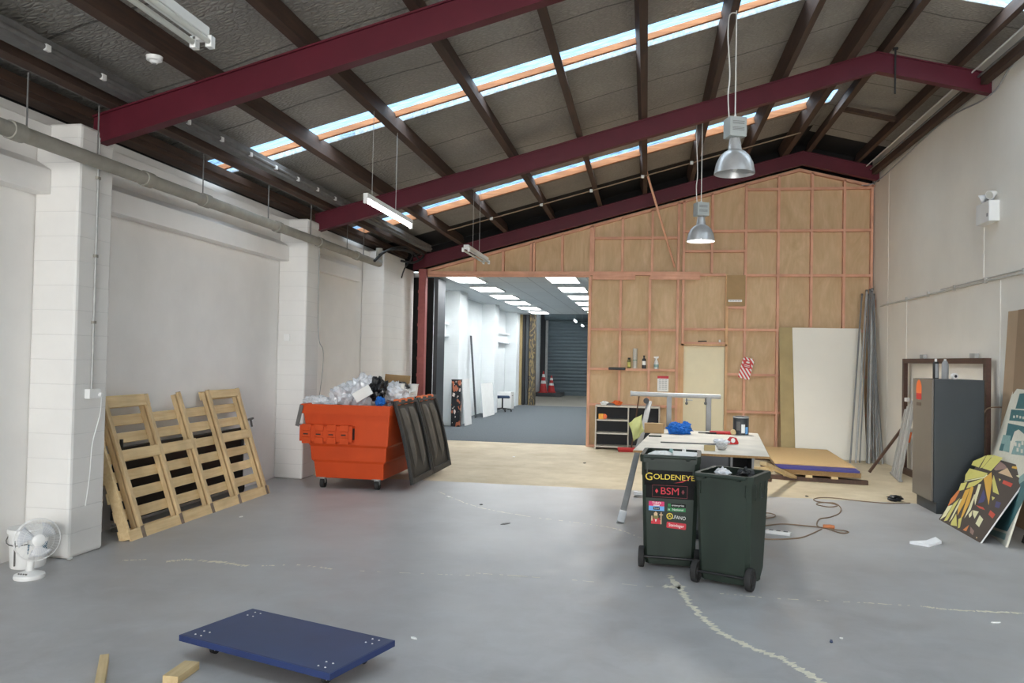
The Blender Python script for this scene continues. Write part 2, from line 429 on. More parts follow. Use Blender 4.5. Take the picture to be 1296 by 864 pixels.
# ================================================================ the building
XL, XP, XR, YB = -4.95, -4.54, 4.1, 15.4
XA, ZA, SL, SR = 2.78, 5.35, .265, .25       # ridge line: underside of the portal apex and the two slopes
def under(x): return ZA - SL*(XA-x) if x < XA else ZA - SR*(x-XA)
def roofz(x): return under(x) + .47
YF, YE = -14.0, 28.3

f = MB(); f.box(-5.3, 4.4, YF, 15.62, -.15, 0); floor = struct(f.build('floor', 'floor'), 'grey painted concrete floor, bare beige concrete beyond the seam')
# filler along the cracks and joints of the slab
def crack(pts, wd, seed, gap=0., z=.0012):
    r = random.Random(seed); P = spline(pts, 22); prev = None
    for i, p in enumerate(P):
        a, b = P[max(i-1, 0)], P[min(i+1, len(P)-1)]
        d = (b-a).normalized(); n = V((-d.y, d.x, 0)); o = n*wd*r.uniform(-.5, .5)
        cur = (p+o+n*wd*r.uniform(.2, 1.7), p+o-n*wd*r.uniform(.2, 1.7))
        if prev and r.random() >= gap:
            q = [k.bm.verts.new((v.x, v.y, z)) for v in (prev[0], prev[1], cur[1], cur[0])]; k.bm.faces.new(q)
        prev = cur
k = MB()
crack([pz(848, 728), pz(866, 752), pz(880, 772), pz(905, 795), pz(940, 815), pz(985, 832), pz(1015, 848), pz(1050, 870)], .022, 1, .04)
crack([pz(840, 741), pz(856, 744), pz(864, 741)], .03, 2, 0)
crack([pz(600, 725), pz(700, 732), pz(835, 743)], .006, 3, .62)
crack([pz(210, 711), pz(240, 708), pz(290, 713), pz(313, 716)], .022, 4, .2)
crack([pz(330, 716), pz(380, 715), pz(420, 720)], .012, 5, .5)
crack([pz(450, 722), pz(540, 726), pz(600, 728)], .006, 25, .6)
crack([pz(155, 709), pz(185, 708)], .012, 6, .3)
crack([pz(905, 750), pz(980, 757), pz(1080, 762), pz(1165, 767)], .007, 7, .55)
crack([pz(1165, 767), pz(1200, 771), pz(1250, 774), pz(1296, 776)], .014, 8, .12)
crack([pz(555, 622), pz(600, 640), pz(660, 652), pz(720, 660), pz(775, 668), pz(812, 681)], .008, 9, .35)
MT['filler'] = M('pale_crack_filler', (226, 220, 200), .8, 0, .12, 20)
k.build('crack_filler', 'filler', floor)

# carpeted room and the hall beyond it
f = MB(); f.box(-5.3, 2.4, 15.62, YE, -.15, .004); struct(f.build('floor_carpet', 'carpet'), 'blue-grey carpet of the room beyond the opening')
MT['floor_far'] = M('far_hall_concrete', (150, 146, 134), .6, 0, .1, 2, world=True)
f = MB(); f.box(-5.6, 2.4, YE, 37.4, -.15, 0); struct(f.build('floor_far', 'floor_far'), 'bare concrete floor of the far hall')

# left wall: recessed bays, block pillars, bond-beam ledges
f = MB(); f.box(XL-.25, XL, YF, 15.62, 0, 3.62); struct(f.build('wall_left', 'wall_smooth'), 'white painted left wall')
def pillar(y0, y1, z=3.52, x=XP):
    b = MB(); b.box(XL, x, y0, y1, 0, z); return struct(b.build('wall_pillar', 'wall_block', bevel=.025))
for y0, y1 in ((-3.2, -2.75), (1.25, 1.65), (5.68, 6.09), (10.04, 10.48), (13.2, 14.42)): pillar(y0, y1)
pillar(14.42, 15.3, 3.4, -4.63)
for y0, y1, z0 in ((6.09, 10.04, 2.94), (1.65, 5.68, 2.94), (10.48, 12.95, 2.94)):
    b = MB(); d = .15 if y0 < 10 else .09
    b.prism([(XL, y0, z0), (XL+d, y0, z0), (XL+d, y0, z0+.2), (XL, y0, z0+.29)], (0, y1-y0, 0)); struct(b.build('wall_ledge', 'wall_smooth', bevel=.006))
b = MB()
for y0, y1 in ((1.65, 5.68), (6.09, 10.04), (10.48, 13.2)): b.box(XL, XL+.14, y0, y1, 3.40, 3.5)
struct(b.build('trim_1', 'wall_smooth', bevel=.01))
# right wall
f = MB(); f.box(XR, XR+.25, YF, 15.62, 0, 5.6); struct(f.build('wall_right', 'wall_right'), 'cream white right wall')
b = MB()
for x, y0, y1 in ((1147, 387, 452), (1265, 352, 640)):
    p = pX(x, 400, XR); b.box(XR-.008, XR, p.y-.035, p.y+.035, 0.05, 2.72)
p = pX(1245, 330, XR); b.box(XR-.008, XR, p.y-.02, p.y+.02, 2.78, 3.42)
b.box(XR-.006, XR, 14.52, 14.56, .05, 5.2)
struct(b.build('trim_2', 'wall_right', bevel=.002))

# rear (front-of-building) wall behind the camera, doorway added for the fill light
f = MB(); f.box(-5.2, -4.0, YF-.25, YF, 0, 5.9); f.box(3.4, 4.35, YF-.25, YF, 0, 5.9); f.box(-4.0, 3.4, YF-.25, YF, 4.3, 5.9)
struct(f.build('wall_front', 'wall_block'))

# roof: insulated sheets with fibreglass skylight strips, ridge along the building
def slab(b, x0, x1, y0, y1):
    a0, a1 = roofz(x0), roofz(x1)
    b.hexa([(x0, y0, a0), (x1, y0, a1), (x1, y1, a1), (x0, y1, a0), (x0, y0, a0+.06), (x1, y0, a1+.06), (x1, y1, a1+.06), (x0, y1, a0+.06)])
SKYL = [(-12, -11.4), (-8.6, -8.0), (-5.3, -4.73), (-1.0, -.43), (3.35, 3.92), (8.02, 8.57), (12.42, 13.02)]
SKYR = [(-9, -7.8), (-5.0, -3.8), (-.4, .8), (4.0, 5.2), (8.0, 9.22)]
b = MB()
y = YF-.25
for a, c in SKYL+[(14.25, 99)]:
    slab(b, -5.25, XA, y, a); y = c
y = YF-.25
for a, c in SKYR+[(14.6, 99)]:
    slab(b, XA, 4.4, y, a); y = c
struct(b.build('ceiling', 'foil'), 'grey insulated roof lining under wire mesh')
b = MB(); slab(b, -5.25, XA, 14.25, 15.75); slab(b, XA, 4.4, 14.6, 15.75); struct(b.build('ceiling_back', 'mattblack'), 'roof lining above the back wall, black painted in for its dark void')  # black colour stands in for the shade of the roof void here
def skypanel(x0, x1, y0, y1):
    n = 42
    b = MB(); b.grid(lambda u, v: (x0+(x1-x0)*v, y0-.02+(y1-y0+.04)*u, roofz(x0+(x1-x0)*v)+.014+.012*math.sin(u*(y1-y0)/.076*2*PI)), n, 4)
    return struct(b.build('window_skylight', 'skylight', smooth=80), 'translucent corrugated skylight strip')
for a, c in SKYL: skypanel(-5.25, XA, a, c)
for a, c in SKYR: skypanel(XA, 4.4, a, c)
for a, c in SKYL:
    y = a + (.25 if a < 10 else .27)
    b = MB(); wdt = .06 if a < 10 else .11; dz = .022 if a < 10 else .032
    b.bar((-4.9, y, roofz(-4.9)-dz), (XA-.15, y, roofz(XA-.15)-dz), wdt, dz*2, V((0, 1, 0))); struct(b.build('roof_batten', 'batten'))
# portal frames
def portal(y0, wd=.11):
    xa, xb = -4.6, XR
    def band(o0, o1): return [(xa, y0, under(xa)+o0), (XA, y0, ZA+o0), (xb, y0, under(xb)+o0), (xb, y0, under(xb)+o1), (XA, y0, ZA+o1), (xa, y0, under(xa)+o1)]
    b = MB()
    for o0, o1, ya, yb in ((0, .016, 0, wd), (.234, .25, 0, wd), (.016, .234, .018, wd-.018)):
        q = band(o0, o1); lo, hi = q[:3], q[3:][::-1]
        for i in (0, 1):
            b.prism([V(p)+V((0, ya, 0)) for p in (lo[i], lo[i+1], hi[i+1], hi[i])], (0, yb-ya, 0))
    return struct(b.build('portal_frame', 'red_steel'), 'maroon painted steel portal rafter')
for y in (-12.0, -7.5, -3.0, 1.4, 5.88, 10.38, 15.1): portal(y)
b = MB(); p = pY(534, 440, 15.18); b.box(p.x-.07, p.x+.07, 15.1, 15.24, 0, 3.42)
for i in range(9): b.box(p.x-.075, p.x+.075, 15.08, 15.1, .3+i*.33, .36+i*.33)
MT['primer'] = M('dull_red_primer', (150, 84, 82), .7, 0, .15, 8)
struct(b.build('portal_column', 'primer'), 'pink timber post at the left of the opening')
# splice plate and hanging hook at the apex of the middle portal
# purlins along the building, resting on the portals
aL = math.atan(SL)
def purlin(x, wdt=.075, h=.2, y0=YF, y1=15.3, mat='purlin', jog=0):
    b = MB(); a = -aL if x < XA else math.atan(SR)
    zc = under(x)+.25+h/2+.004
    n = 5
    for i in range(n):
        pass
    b.rbox((x, (y0+y1)/2, zc), (wdt, y1-y0, h), (0, a, 0))
    return struct(b.build('purlin', mat), 'aged timber roof purlin')
for x in (-4.42, -3.65, -2.77, -1.85, -.94, -.10, .76, 1.65): purlin(x, .08)
purlin(2.44, .12); purlin(2.90, .08); purlin(3.75, .06, .2)
for x0, x1, y in ((2.95, 3.72, 12.9), (2.95, 3.72, 3.0)):
    b = MB(); b.bar((x0, y, under(x0)+.36), (x1, y, under(x1)+.36), .06, .1, V((0, 1, 0))); struct(b.build('roof_nogging', 'purlin'))
# eaves along the left wall: wall plate, gutter board, conduit with saddles
b = MB(); b.box(-5.25, -4.955, YF, 15.6, 3.6, 3.95); struct(b.build('eaves_gap_shade', 'mattblack'))  # black box added to stop a light leak and paint the dark eave gap
b = MB(); b.box(-4.9, -4.72, YF, 15.1, 3.62, 3.66); b.box(-4.78, -4.70, YF, 15.1, 3.66, 3.74); struct(b.build('eaves_plate', 'purlin'))
b = MB(); b.box(-4.30, -4.20, YF, 15.0, under(-4.25)+.26, under(-4.25)+.38); struct(b.build('eaves_rail', 'dusty'))

# ---------------------------------------------------------------- back wall: plywood on pink framing
YP = YB+.09
def gable(x0, x1, zb, y0, y1, b):
    xs = [x for x in ([x0]+([XA] if x0 < XA < x1 else [])+[x1])]
    pts = [(x0, y0, zb), (x1, y0, zb)]+[(x, y0, under(x)+.02) for x in reversed(xs)]
    b.prism(pts, (0, y1-y0, 0))
XO0, XO1, ZH = pY(541, 400, YB).x, -1.14, 3.35
b = MB(); gable(-4.6, XO1, ZH, YP, YP+.02, b); gable(XO1, .70, 0, YP, YP+.02, b); gable(.70, 1.46, 1.99, YP, YP+.02, b); gable(1.46, XR, 0, YP, YP+.02, b)
wb = struct(b.build('wall_back', 'ply'), 'plywood lined back wall on pink timber framing')
# upper lining behind the opening head, black painted in for the dark void
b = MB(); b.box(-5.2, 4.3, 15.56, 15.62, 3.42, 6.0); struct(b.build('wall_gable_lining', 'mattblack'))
b = MB(); b.box(XO1, .70, 15.56, 15.62, 0, 3.42); b.box(1.5, 4.3, 15.56, 15.62, 0, 3.42); b.box(.6, 1.6, 15.56, 15.62, 0, 3.42)
struct(b.build('wall_back_lining', 'wall_smooth'))
def stud(x, z0, z1=None, wd=.045, mat='stud', y=YB, d=.09):
    b = MB(); z1 = under(x)-.03 if z1 is None else z1
    b.box(x-wd/2, x+wd/2, y, y+d, z0, z1); return b.build('stud', mat, wb)
def nog(x0, x1, z, h=.045, mat='studh', y=YB+.003, d=.087):
    b = MB(); b.box(x0, x1, y, y+d, z-h/2, z+h/2); return b.build('nogging', mat, wb)
for x in (-3.41, -2.84, -2.28, -2.22, -1.66, -1.10, -1.055, -.49, .08): stud(x, ZH+.05)
for x in (-1.10, -.51, .05): stud(x, 0, ZH-.05)
stud(.575, 0); stud(.675, 0)
for x in (1.82, 2.41, 3.005, 3.58, 4.06): stud(x, 0)
stud(1.20, ZH+.03)
stud(1.485, 0, ZH, .05, 'stud_pale')
stud(.625, 0, 2.02, .05, 'stud_pale', YB+.02, .07)
L = [(-1.08, .55, 2.285), (-1.08, .55, 1.515), (-1.08, .55, .82), (.7, 1.8, 2.31), (1.84, 2.39, 2.31), (2.43, 4.04, 2.31),
     (1.51, 2.39, 1.465), (2.43, 4.04, 1.465), (1.51, 2.39, .765), (2.43, 4.04, .765), (-1.05, .55, 4.06), (.7, 1.8, 4.18),
     (1.84, 4.04, 4.18), (1.84, 4.04, 4.965), (.7, 1.8, 3.80), (.7, 1.46, ZH), (1.84, 4.04, 3.34)]
for x0, x1, z in L: nog(x0, x1, z)
nog(.65, 1.47, 2.04, .05)
nog(-4.45, .55, ZH+.02, .07, 'studh', YB-.012, .10)
nog(-4.45, -1.1, ZH-.035, .03, 'studh', YB-.005, .09)
def plank(px0, px1, py0, py1):
    a, c = pY(px0, py0, YB), pY(px1, py1, YB); b = MB(); b.box(a.x, c.x, YB-.04, YB-.012, min(a.z, c.z), max(a.z, c.z)); return b.build('nailed_plank', 'studh', wb)
plank(750, 804, 346, 354); plank(823, 886, 344, 354)
a = pY(920, 348, YB); c = pY(943, 387, YB); b = MB(); b.box(a.x, c.x, YB-.012, YB, c.z, a.z); b.build('plywood_patch', 'carton', wb)
nog(1.49, 1.8, c.z-.03)
b = MB(); b.box(-1.08, .6, YB, YP, 0, .045); b.box(1.51, 4.04, YB, YP, 0, .045); b.build('bottom_plate', 'studh', wb)
b = MB()
for x0, x1 in ((-4.5, XA), (XA, XR)):
    b.bar((x0, YB+.045, under(x0)-.03), (x1, YB+.045, under(x1)-.03), .09, .045, V((0, 1, 0)) if False else V((0, 0, 1)))
b.build('top_plate', 'studh', wb)
# cream door in the back wall
d = MB(); d.box(.70, 1.46, YB+.045, YB+.085, 0.005, 1.985); dr = struct(d.build('door_1', 'cream_door', bevel=.003), 'plain cream painted door in the back wall')
h = MB(); q = pY(869, 506, YB); h.cyl((q.x, YB+.045, q.z), (q.x, YB-.01, q.z), .026); h.cyl((q.x, YB, q.z), (q.x+.11, YB, q.z), .009); h.build('door_handle', 'alu', dr, smooth=40)
b = MB(); b.box(.65, .70, YB-.005, YB+.09, 0, 2.03); b.box(1.46, 1.50, YB-.005, YB+.09, 0, 2.03); b.box(.65, 1.5, YB-.005, YB+.09, 1.99, 2.03); struct(b.build('door_frame', 'stud_pale'))

# ---------------------------------------------------------------- carpeted room beyond the opening
f = MB(); f.box(XL-.2, XL, 15.62, 37.4, 0, 4.0); struct(f.build('wall_carpet_room_left', 'wall_far'), 'white far room wall')
b = MB()
for y0, y1 in ((18.9, 19.75), (23.55, 24.15), (27.6, YE)):
    b.box(XL, XP, y0, y1, 0, 3.35)
struct(b.build('wall_far_pillars', 'wall_far', bevel=.01))
b = MB()
for y0, y1, z in ((16.9, 18.9, 2.18), (24.15, 27.6, 2.2)):
    b.box(XL, XL+.16, y0, y1, z, z+.05); b.box(XL, XL+.16, y0, y1, z+.3, z+.35); b.box(XL, XL+.08, y0, y1, z+.05, z+.3)
struct(b.build('trim_3', 'wall_far', bevel=.005))
f = MB(); f.box(2.2, 2.4, 15.62, 37.4, 0, 4.0); struct(f.build('wall_carpet_room_right', 'wall_far'))
f = MB(); f.box(XL-.2, 2.4, 15.62, YE, 3.32, 3.4); struct(f.build('ceiling_carpet_room', 'tile'), 'white tiled suspended ceiling')
f = MB(); f.box(XL-.2, 2.4, YE, YE+.1, 3.32, 5.0); struct(f.build('wall_bulkhead', 'dark_grey'))
f = MB(); f.box(XL-.2, 2.4, YE+.1, 37.4, 4.6, 4.7); struct(f.build('ceiling_far_hall', 'mattblack'))
b = MB(); p = pX(547, 348, -4.22)
b.box(-4.30, -4.22, 15.66, 16.25, 0.01, 3.3); struct(b.build('wall_opening_jamb', 'dark_grey'), 'dark grey lining inside the opening')
b = MB(); b.box(-4.95, -4.32, 15.64, 15.7, 0, 3.3); struct(b.build('wall_opening_shadow_panel', 'mattblack'))  # black sheet put in for the dark gap between post and jamb
# roller shutter of the far hall
b = MB(); b.grid(lambda u, v: (-4.6+6.6*v, 37.0-.025*abs(math.sin(u*44*PI/2*1.0)), .03+3.5*u), 176, 1)
b.box(-4.6, 2.0, 36.98, 37.0, 0, .08)
rs = struct(b.build('door_2', 'roller', smooth=50), 'grey-green ribbed roller shutter')
b = MB(); b.cyl((-4.7, 36.75, 3.8), (2.1, 36.75, 3.8), .3, n=20); b.build('shutter_drum', 'roller', rs, smooth=40)
b = MB(); b.box(-4.68, -4.58, 36.85, 37.0, 0, 3.6); b.build('guide_rail', 'galv', rs)
f = MB(); f.box(-5.2, 2.4, 37.1, 37.4, 0, 5); struct(f.build('wall_far_end', 'dark_grey'))
b = MB(); b.box(-4.95, -3.75, 35.4, 36.9, 0, .16); struct(b.build('trim_4', 'dark_grey'))
# tile ceiling lights: two rows of lit panels
def clight(x, y, label):
    t = thing('ceiling_light', label, 'ceiling light', (x, y, 3.32), 0, 'lit panels of the carpeted room ceiling')
    b = MB()
    for x0, x1, y0, y1 in ((-.32, -.29, -.62, .62), (.29, .32, -.62, .62), (-.29, .29, -.62, -.59), (-.29, .29, .59, .62)): b.box(x0, x1, y0, y1, -.025, 0)
    b.build('frame', 'white_metal', t)
    b = MB(); b.box(-.29, .29, -.59, .59, -.018, -.004); b.build('diffuser', 'panel_on', t)
ordn = ['nearest', 'second nearest', 'third', 'fourth', 'fifth', 'farthest']
for i in range(6):
    clight(-3.72, 16.05+i*2.25, 'lit white ceiling panel beyond the opening, %s in the left row' % ordn[i])
for i in range(6):
    clight(-1.70, 16.05+i*2.25, 'lit white ceiling panel beyond the opening, %s in the right row' % ordn[i])

# ================================================================ objects
def up_m(loc, rx=0, ry=0, rz=0): return Matrix.Translation(loc) @ Euler((rx, ry, rz)).to_matrix().to_4x4()
RX90 = math.radians(90)
def caster(o, r=.05, wdt=.03, plate=.07, parent=None, tilt=0, mw='rubber', mf='galv'):
    """swivel caster standing on the floor below o (local x,y); returns the fork part"""
    x, y, top = o
    b = MB(); b.box(x-plate/2, x+plate/2, y-plate/2, y+plate/2, top-.006, top); b.cyl((x, y, top-.006), (x, y, top-.02), .02)
    for s in (-1, 1): b.bar((x+s*(wdt/2+.004), y, top-.02), (x+s*(wdt/2+.004), y+.015, r), .004, .04, V((0, 1, 0)))
    b.box(x-wdt/2-.006, x+wdt/2+.006, y-.02, y+.02, top-.026, top-.018)
    fk = b.build('caster_fork', mf, parent)
    b = MB(); b.cyl((x-wdt/2, y+.015, r), (x+wdt/2, y+.015, r), r, n=20); b.cyl((x-wdt/2-.006, y+.015, r), (x+wdt/2+.006, y+.015, r), r*.3, n=12)
    b.build('caster_wheel', mw, fk, smooth=40)
    return fk

# ---- orange skip bin (left), 1.1 m wide and 2 m long, lids folded down its right side
ox, oy = -3.71, 9.42
skip = thing('skip_bin', 'big orange plastic skip bin on castors heaped with rubbish, black lids folded down', 'skip bin', (ox, oy, 0))
def rect(z, xl, xr, yn, yf): return [(xl, yn, z), (xr, yn, z), (xr, yf, z), (xl, yf, z)]
b = MB()
b.loft([rect(.13, -.39, .50, .06, 1.78), rect(.33, -.41, .51, .035, 1.82), rect(.36, -.44, .54, .02, 1.85), rect(.53, -.455, .55, .01, 1.9), rect(.56, -.47, .57, -.01, 1.93), rect(.94, -.54, .585, -.02, 1.98)], True, False)
b.loft([rect(.94, -.57, .60, -.05, 2.01), rect(1.06, -.575, .605, -.055, 2.015), rect(1.06, -.53, .56, -.01, 1.97), rect(.94, -.53, .56, -.01, 1.97), rect(.30, -.38, .48, .05, 1.78)], False, True)
b.build('body', 'orange', skip, bevel=.012)
b = MB()  # fork pocket with four ribs
b.box(-.55, .14, -.105, .0, .60, .80)
for i in range(4):
    x = -.51+i*.165
    b.box(x, x+.115, -.125, -.105, .575, .655); b.box(x, x+.115, -.125, -.105, .735, .815); b.box(x+.01, x+.105, -.118, -.105, .655, .735)
b.build('fork_pocket', 'orange', skip, bevel=.012)
b = MB()
for i in range(4): b = MB(); b.box(-.49+i*.165, -.43+i*.165, -.1215, -.1175, .685, .70); b.build('slot', 'rubber', skip)
b = MB(); b.box(.1385, .142, -.085, -.02, .63, .77); b.build('pocket_opening', 'rubber', skip)
b = MB(); b.bar((-.60, -.07, .78), (-.53, -.10, 1.05), .05, .012, V((0, 1, 0))); b.cyl((-.60, -.075, .80), (-.48, -.04, .80), .012); b.build('lifting_arm', 'dusty', skip, bevel=.004)
for x, y in ((-.31, .10), (.41, .10), (-.31, 1.7), (.41, 1.7)): caster((x, y, .138), .062, .05, .11, skip)
MT['lid_dust'] = M('dusty_black_lid_rib', (86, 80, 72), .7, 0, .2, 4)
def lid(y0, y1):
    # local v from the hinge edge down to the low edge, n = outward
    top = V((.60, 0, 1.115)); bot = V((.86, 0, .085)); dv = bot-top; n = V((-dv.z, 0, dv.x)).normalized()
    if n.x < 0: n = -n
    def fn(u, v):
        yy = y0+(y1-y0)*u
        e = min(u*(y1-y0), (1-u)*(y1-y0), v*1.06, (1-v)*1.06)
        hgt = .03 if e < .04 else 0
        for c in (.3, .68):
            wd = .10*(1-.75*v)
            d = abs(u-c)
            if .08 < v < .86 and d < wd: hgt = max(hgt, .045*min(1, (wd-d)/.03)*min(1, (v-.08)/.05, (.86-v)/.1))
        bow = .05*math.sin(PI*v)
        return top + dv*v + n*(hgt+bow) + V((0, yy, 0))
    W_ = y1-y0
    def pt(u, v, h): return top+dv*v+n*(h+.02*math.sin(PI*v))+V((0, y0+W_*u, 0))
    b = MB(); b.grid(lambda u, v: pt(u, v, 0), 4, 16); o = b.build('lid', 'lid', skip, solid=.012, smooth=50)
    for u0, u1, v0, v1 in ((0, .055, 0, 1), (.945, 1, 0, 1), (.055, .945, 0, .05), (.055, .945, .93, 1)):
        b = MB(); secs = []
        for k_ in range(9):
            v = v0+(v1-v0)*k_/8; secs.append([pt(u0, v, .006), pt(u1, v, .006), pt(u1, v, .034), pt(u0, v, .034)])
        b.loft(secs); b.build('lid_border', 'lid', o, bevel=.006)
    for c in (.3, .68):
        b = MB(); secs = []
        for k_ in range(13):
            v = .10+.74*k_/12; wd = .10*(1-.8*(v-.1)/.74); hh = .045*min(1, k_/1.5+.05, (12-k_)/2+.05)
            secs.append([pt(c-wd, v, .006), pt(c+wd, v, .006), pt(c+wd*.55, v, .006+hh), pt(c-wd*.55, v, .006+hh)])
        b.loft(secs); b.build('lid_rib', 'lid_dust', o, smooth=30)
    for i in (.14, .42, .72):
        b = MB(); b.box(.565, .64, y0+(y1-y0)*i, y0+(y1-y0)*i+.10, 1.06, 1.135); b.build('hinge', 'orange2', o, bevel=.008)
lid(.06, 1.015); lid(1.045, 2.0)
b = MB(); b.cyl((.60, .03, 1.10), (.60, 2.0, 1.10), .014); b.build('hinge_rod', 'black', skip)
def rubbish(name, label, cat, px, py, Y, rad, seed, mat, amp=.3, fr=2.2, rot=0, group=None):
    c = pY(px, py, Y); b = MB(); b.blob((0, 0, 0), rad, seed, amp, fr, 4, rot)
    o = b.build(name, mat); o.location = c; return tag(o, label, cat, group)
rubbish('plastic_bag', 'low clear plastic bag at the left end of the skip load', 'plastic bag', 406, 512, 9.85, (.22, .24, .12), 1, 'clear_bag', .35)
rubbish('plastic_bag', 'clear plastic bag bulging at the middle of the skip load', 'plastic bag', 438, 504, 9.95, (.20, .26, .20), 2, 'clear_bag', .4)
rubbish('plastic_bag', 'tall clear plastic bag at the peak of the skip load', 'plastic bag', 462, 501, 10.15, (.27, .3, .28), 3, 'clear_bag', .32)
rubbish('plastic_bag', 'crumpled clear bag beside the hinges of the skip lids', 'plastic bag', 494, 502, 10.3, (.24, .3, .20), 4, 'clear_bag', .4)
rubbish('rubbish_bag', 'black plastic rubbish bag on top of the skip load', 'rubbish bag', 478, 493, 9.85, (.11, .12, .17), 5, 'black_bag', .45)
rubbish('rubbish_bag', 'second black rubbish bag, farther back over the skip lids', 'rubbish bag', 504, 491, 11.0, (.17, .2, .10), 6, 'black_bag', .4)
rubbish('scrap_film', 'scrunched white and black film poking out of the skip load peak', 'plastic film', 463, 483, 10.15, (.13, .1, .06), 7, 'clear_bag', .6, 3)
rubbish('scrap_film', 'white scrunched plastic at the right end of the skip load', 'plastic film', 506, 500, 10.9, (.2, .25, .14), 8, 'paper', .4)
c = pY(459, 498, 9.66); b = MB(); b.rbox((0, 0, 0), (.24, .03, .13), (0, -.55, .12)); o = b.build('white_box', 'paper', bevel=.004); o.location = c; tag(o, 'flat white carton tilted on the skip load', 'box')
for i, (x, y, Yy, lb) in enumerate(((505, 497, 10.35, 'white paper cup standing in the skip load by the lids, nearer one'), (523, 497, 11.05, 'white paper cup in the skip load, the farther one by the lids'))):
    t = thing('paper_cup', lb, 'cup', pY(x, y, Yy)-V((0, 0, .05)), 0)
    b = MB(); b.lathe([(.0, 0), (.055, 0), (.075, .17), (.07, .17), (.05, .01), (0, .01)], n=20); b.build('cup', 'paper', t, smooth=50)
    b = MB(); b.lathe([(.076, .165), (.079, .17), (.079, .178), (.07, .178), (.07, .17), (.076, .165)], n=20); b.build('rim', 'white', t, smooth=50)
c = pY(502, 487, 11.25); b = MB(); b.rbox((0, 0, 0), (.4, .02, .3), (-.15, .05, -.1)); o = b.build('cardboard_sheet', 'carton', bevel=.003); o.location = c; tag(o, 'brown cardboard sheet at the back of the skip load', 'cardboard')
rubbish('rag', 'small blue rag tucked between bags in the skip', 'rag', 481, 508, 9.6, (.06, .05, .06), 9, 'blue_cloth', .5)

# ---- big timber pallet leaning on the left wall
y0, y1 = 6.34, 9.02
pal = thing('pallet', 'large pine timber pallet leaning on edge against the white left wall', 'pallet', (-4.45, y0, 0))
PLEN = y1-y0; ang = math.atan2(.37, 1.27)
mp = Matrix.Translation((0, 0, 0)) @ Euler((0, -ang, 0)).to_matrix().to_4x4() @ Matrix.Identity(4)
HT = 1.32; D = .095; r = random.Random(3)
def pbox(xa, xb, ya, yb, za, zb, name, mat, jit=.0, skew=0):
    b = MB(); m = mp @ Matrix.Translation(((xa+xb)/2, (ya+yb)/2, (za+zb)/2)) @ Euler((skew, 0, 0)).to_matrix().to_4x4()
    b.boxm(m, xb-xa, yb-ya, zb-za); return b.build(name, mat, pal, bevel=.003)
YSk = -.12  # uprights lean towards the near end at the top
bys = [.20, .80, 1.36, 1.92, 2.56]
for i, yb in enumerate(bys):
    mm = mp @ Matrix.Translation((0, yb, .0)) @ Euler((math.radians(5.0), 0, 0)).to_matrix().to_4x4()
    b = MB(); wd = .052
    b.boxm(mm @ Matrix.Translation((-.014, 0, HT/2)), .028, wd, HT); o = b.build('skid_board', 'palletb', pal, bevel=.004)
    b = MB(); b.boxm(mm @ Matrix.Translation((-.014, 0, HT+.0012)), .026, wd*.96, .003); b.build('weathered_end', 'endgrain', o)
    b = MB(); b.boxm(mm @ Matrix.Translation((.0012, 0, .05)), .003, wd*.96, .11); b.build('weathered_end', 'endgrain', o)
    prof = [(-.046, 0), (-.046, HT*.99), (-D, HT*.99), (-D, 0)]
    b = MB(); b.prism([mm @ V((x, -.022, z)) for x, z in prof], mm.to_3x3() @ V((0, .044, 0))); b.build('bearer', 'palletb', pal, bevel=.004)
def sk(z): return -math.tan(math.radians(5.0))*z
def slat(z, ya, yb, x, h=.098, t=.02, tilt=0):
    s = sk(z); b = MB()
    b.boxm(mp @ Matrix.Translation((x, (ya+yb)/2+s, z)) @ Euler((tilt, 0, 0)).to_matrix().to_4x4(), t, yb-ya, h)
    return b.build('slat', 'pallet', pal, bevel=.003)
for z in (.06, .235, .41, .585, .76, .935, 1.10): slat(z, .0+r.uniform(0, .03), PLEN-r.uniform(.06, .1), -D-.011, tilt=r.uniform(-.004, .004))
slat(1.27, .0, .84, -D-.011); slat(1.27, 1.9, 2.6, -D-.011)
slat(.05, .02, PLEN-.05, -.013, .10); slat(.76, .17, 1.42, -.013, .10); slat(.76, 1.9, 2.6, -.013, .10); slat(1.265, .0, .84, -.013, .11); slat(1.265, 1.9, 2.6, -.013, .09)
b = MB(); b.boxm(mp @ Matrix.Translation((-D/2, .02+sk(.64), .62)) @ Euler((math.radians(5), 0, 0)).to_matrix().to_4x4(), D, .03, 1.2); b.build('end_board', 'pallet', pal, bevel=.003)

# ---- black folded trolley behind the pallet
tr = thing('flat_trolley', 'black folded trolley standing behind the timber pallet', 'trolley', (-4.83, 7.75, 0))
b = MB(); b.rbox((0, 0, .44), (.05, 2.3, .66), (0, 0, 0)); b.build('platform', 'black', tr, bevel=.01)
b = MB()
for s in (-1.12, 1.12): b.cyl((.05, s, .1), (.05, s, .86), .016)
b.cyl((.05, -1.12, .1), (.05, 1.12, .1), .016); b.cyl((.05, -1.12, .78), (.05, 1.12, .78), .012); b.build('frame', 'black', tr)
for yy, zz in ((1.05, .12), (-1.05, .12)):
    b = MB(); b.cyl((.03, yy, .075), (.09, yy, .075), .075, n=20); b.build('wheel', 'rubber', tr, smooth=40)
b = MB(); b.cyl((.05, 1.1, .86), (.05, 1.36, .88), .014); b.cyl((.05, 1.3, .88), (.05, 1.34, .78), .012); b.build('handle', 'dusty', tr)
b = MB()
for i in range(3): b.cyl((.03, -1.2, .03+i*.03), (.30-.04*i, -1.05, .03+i*.03), .012)
b.build('folded_legs', 'dusty', tr)

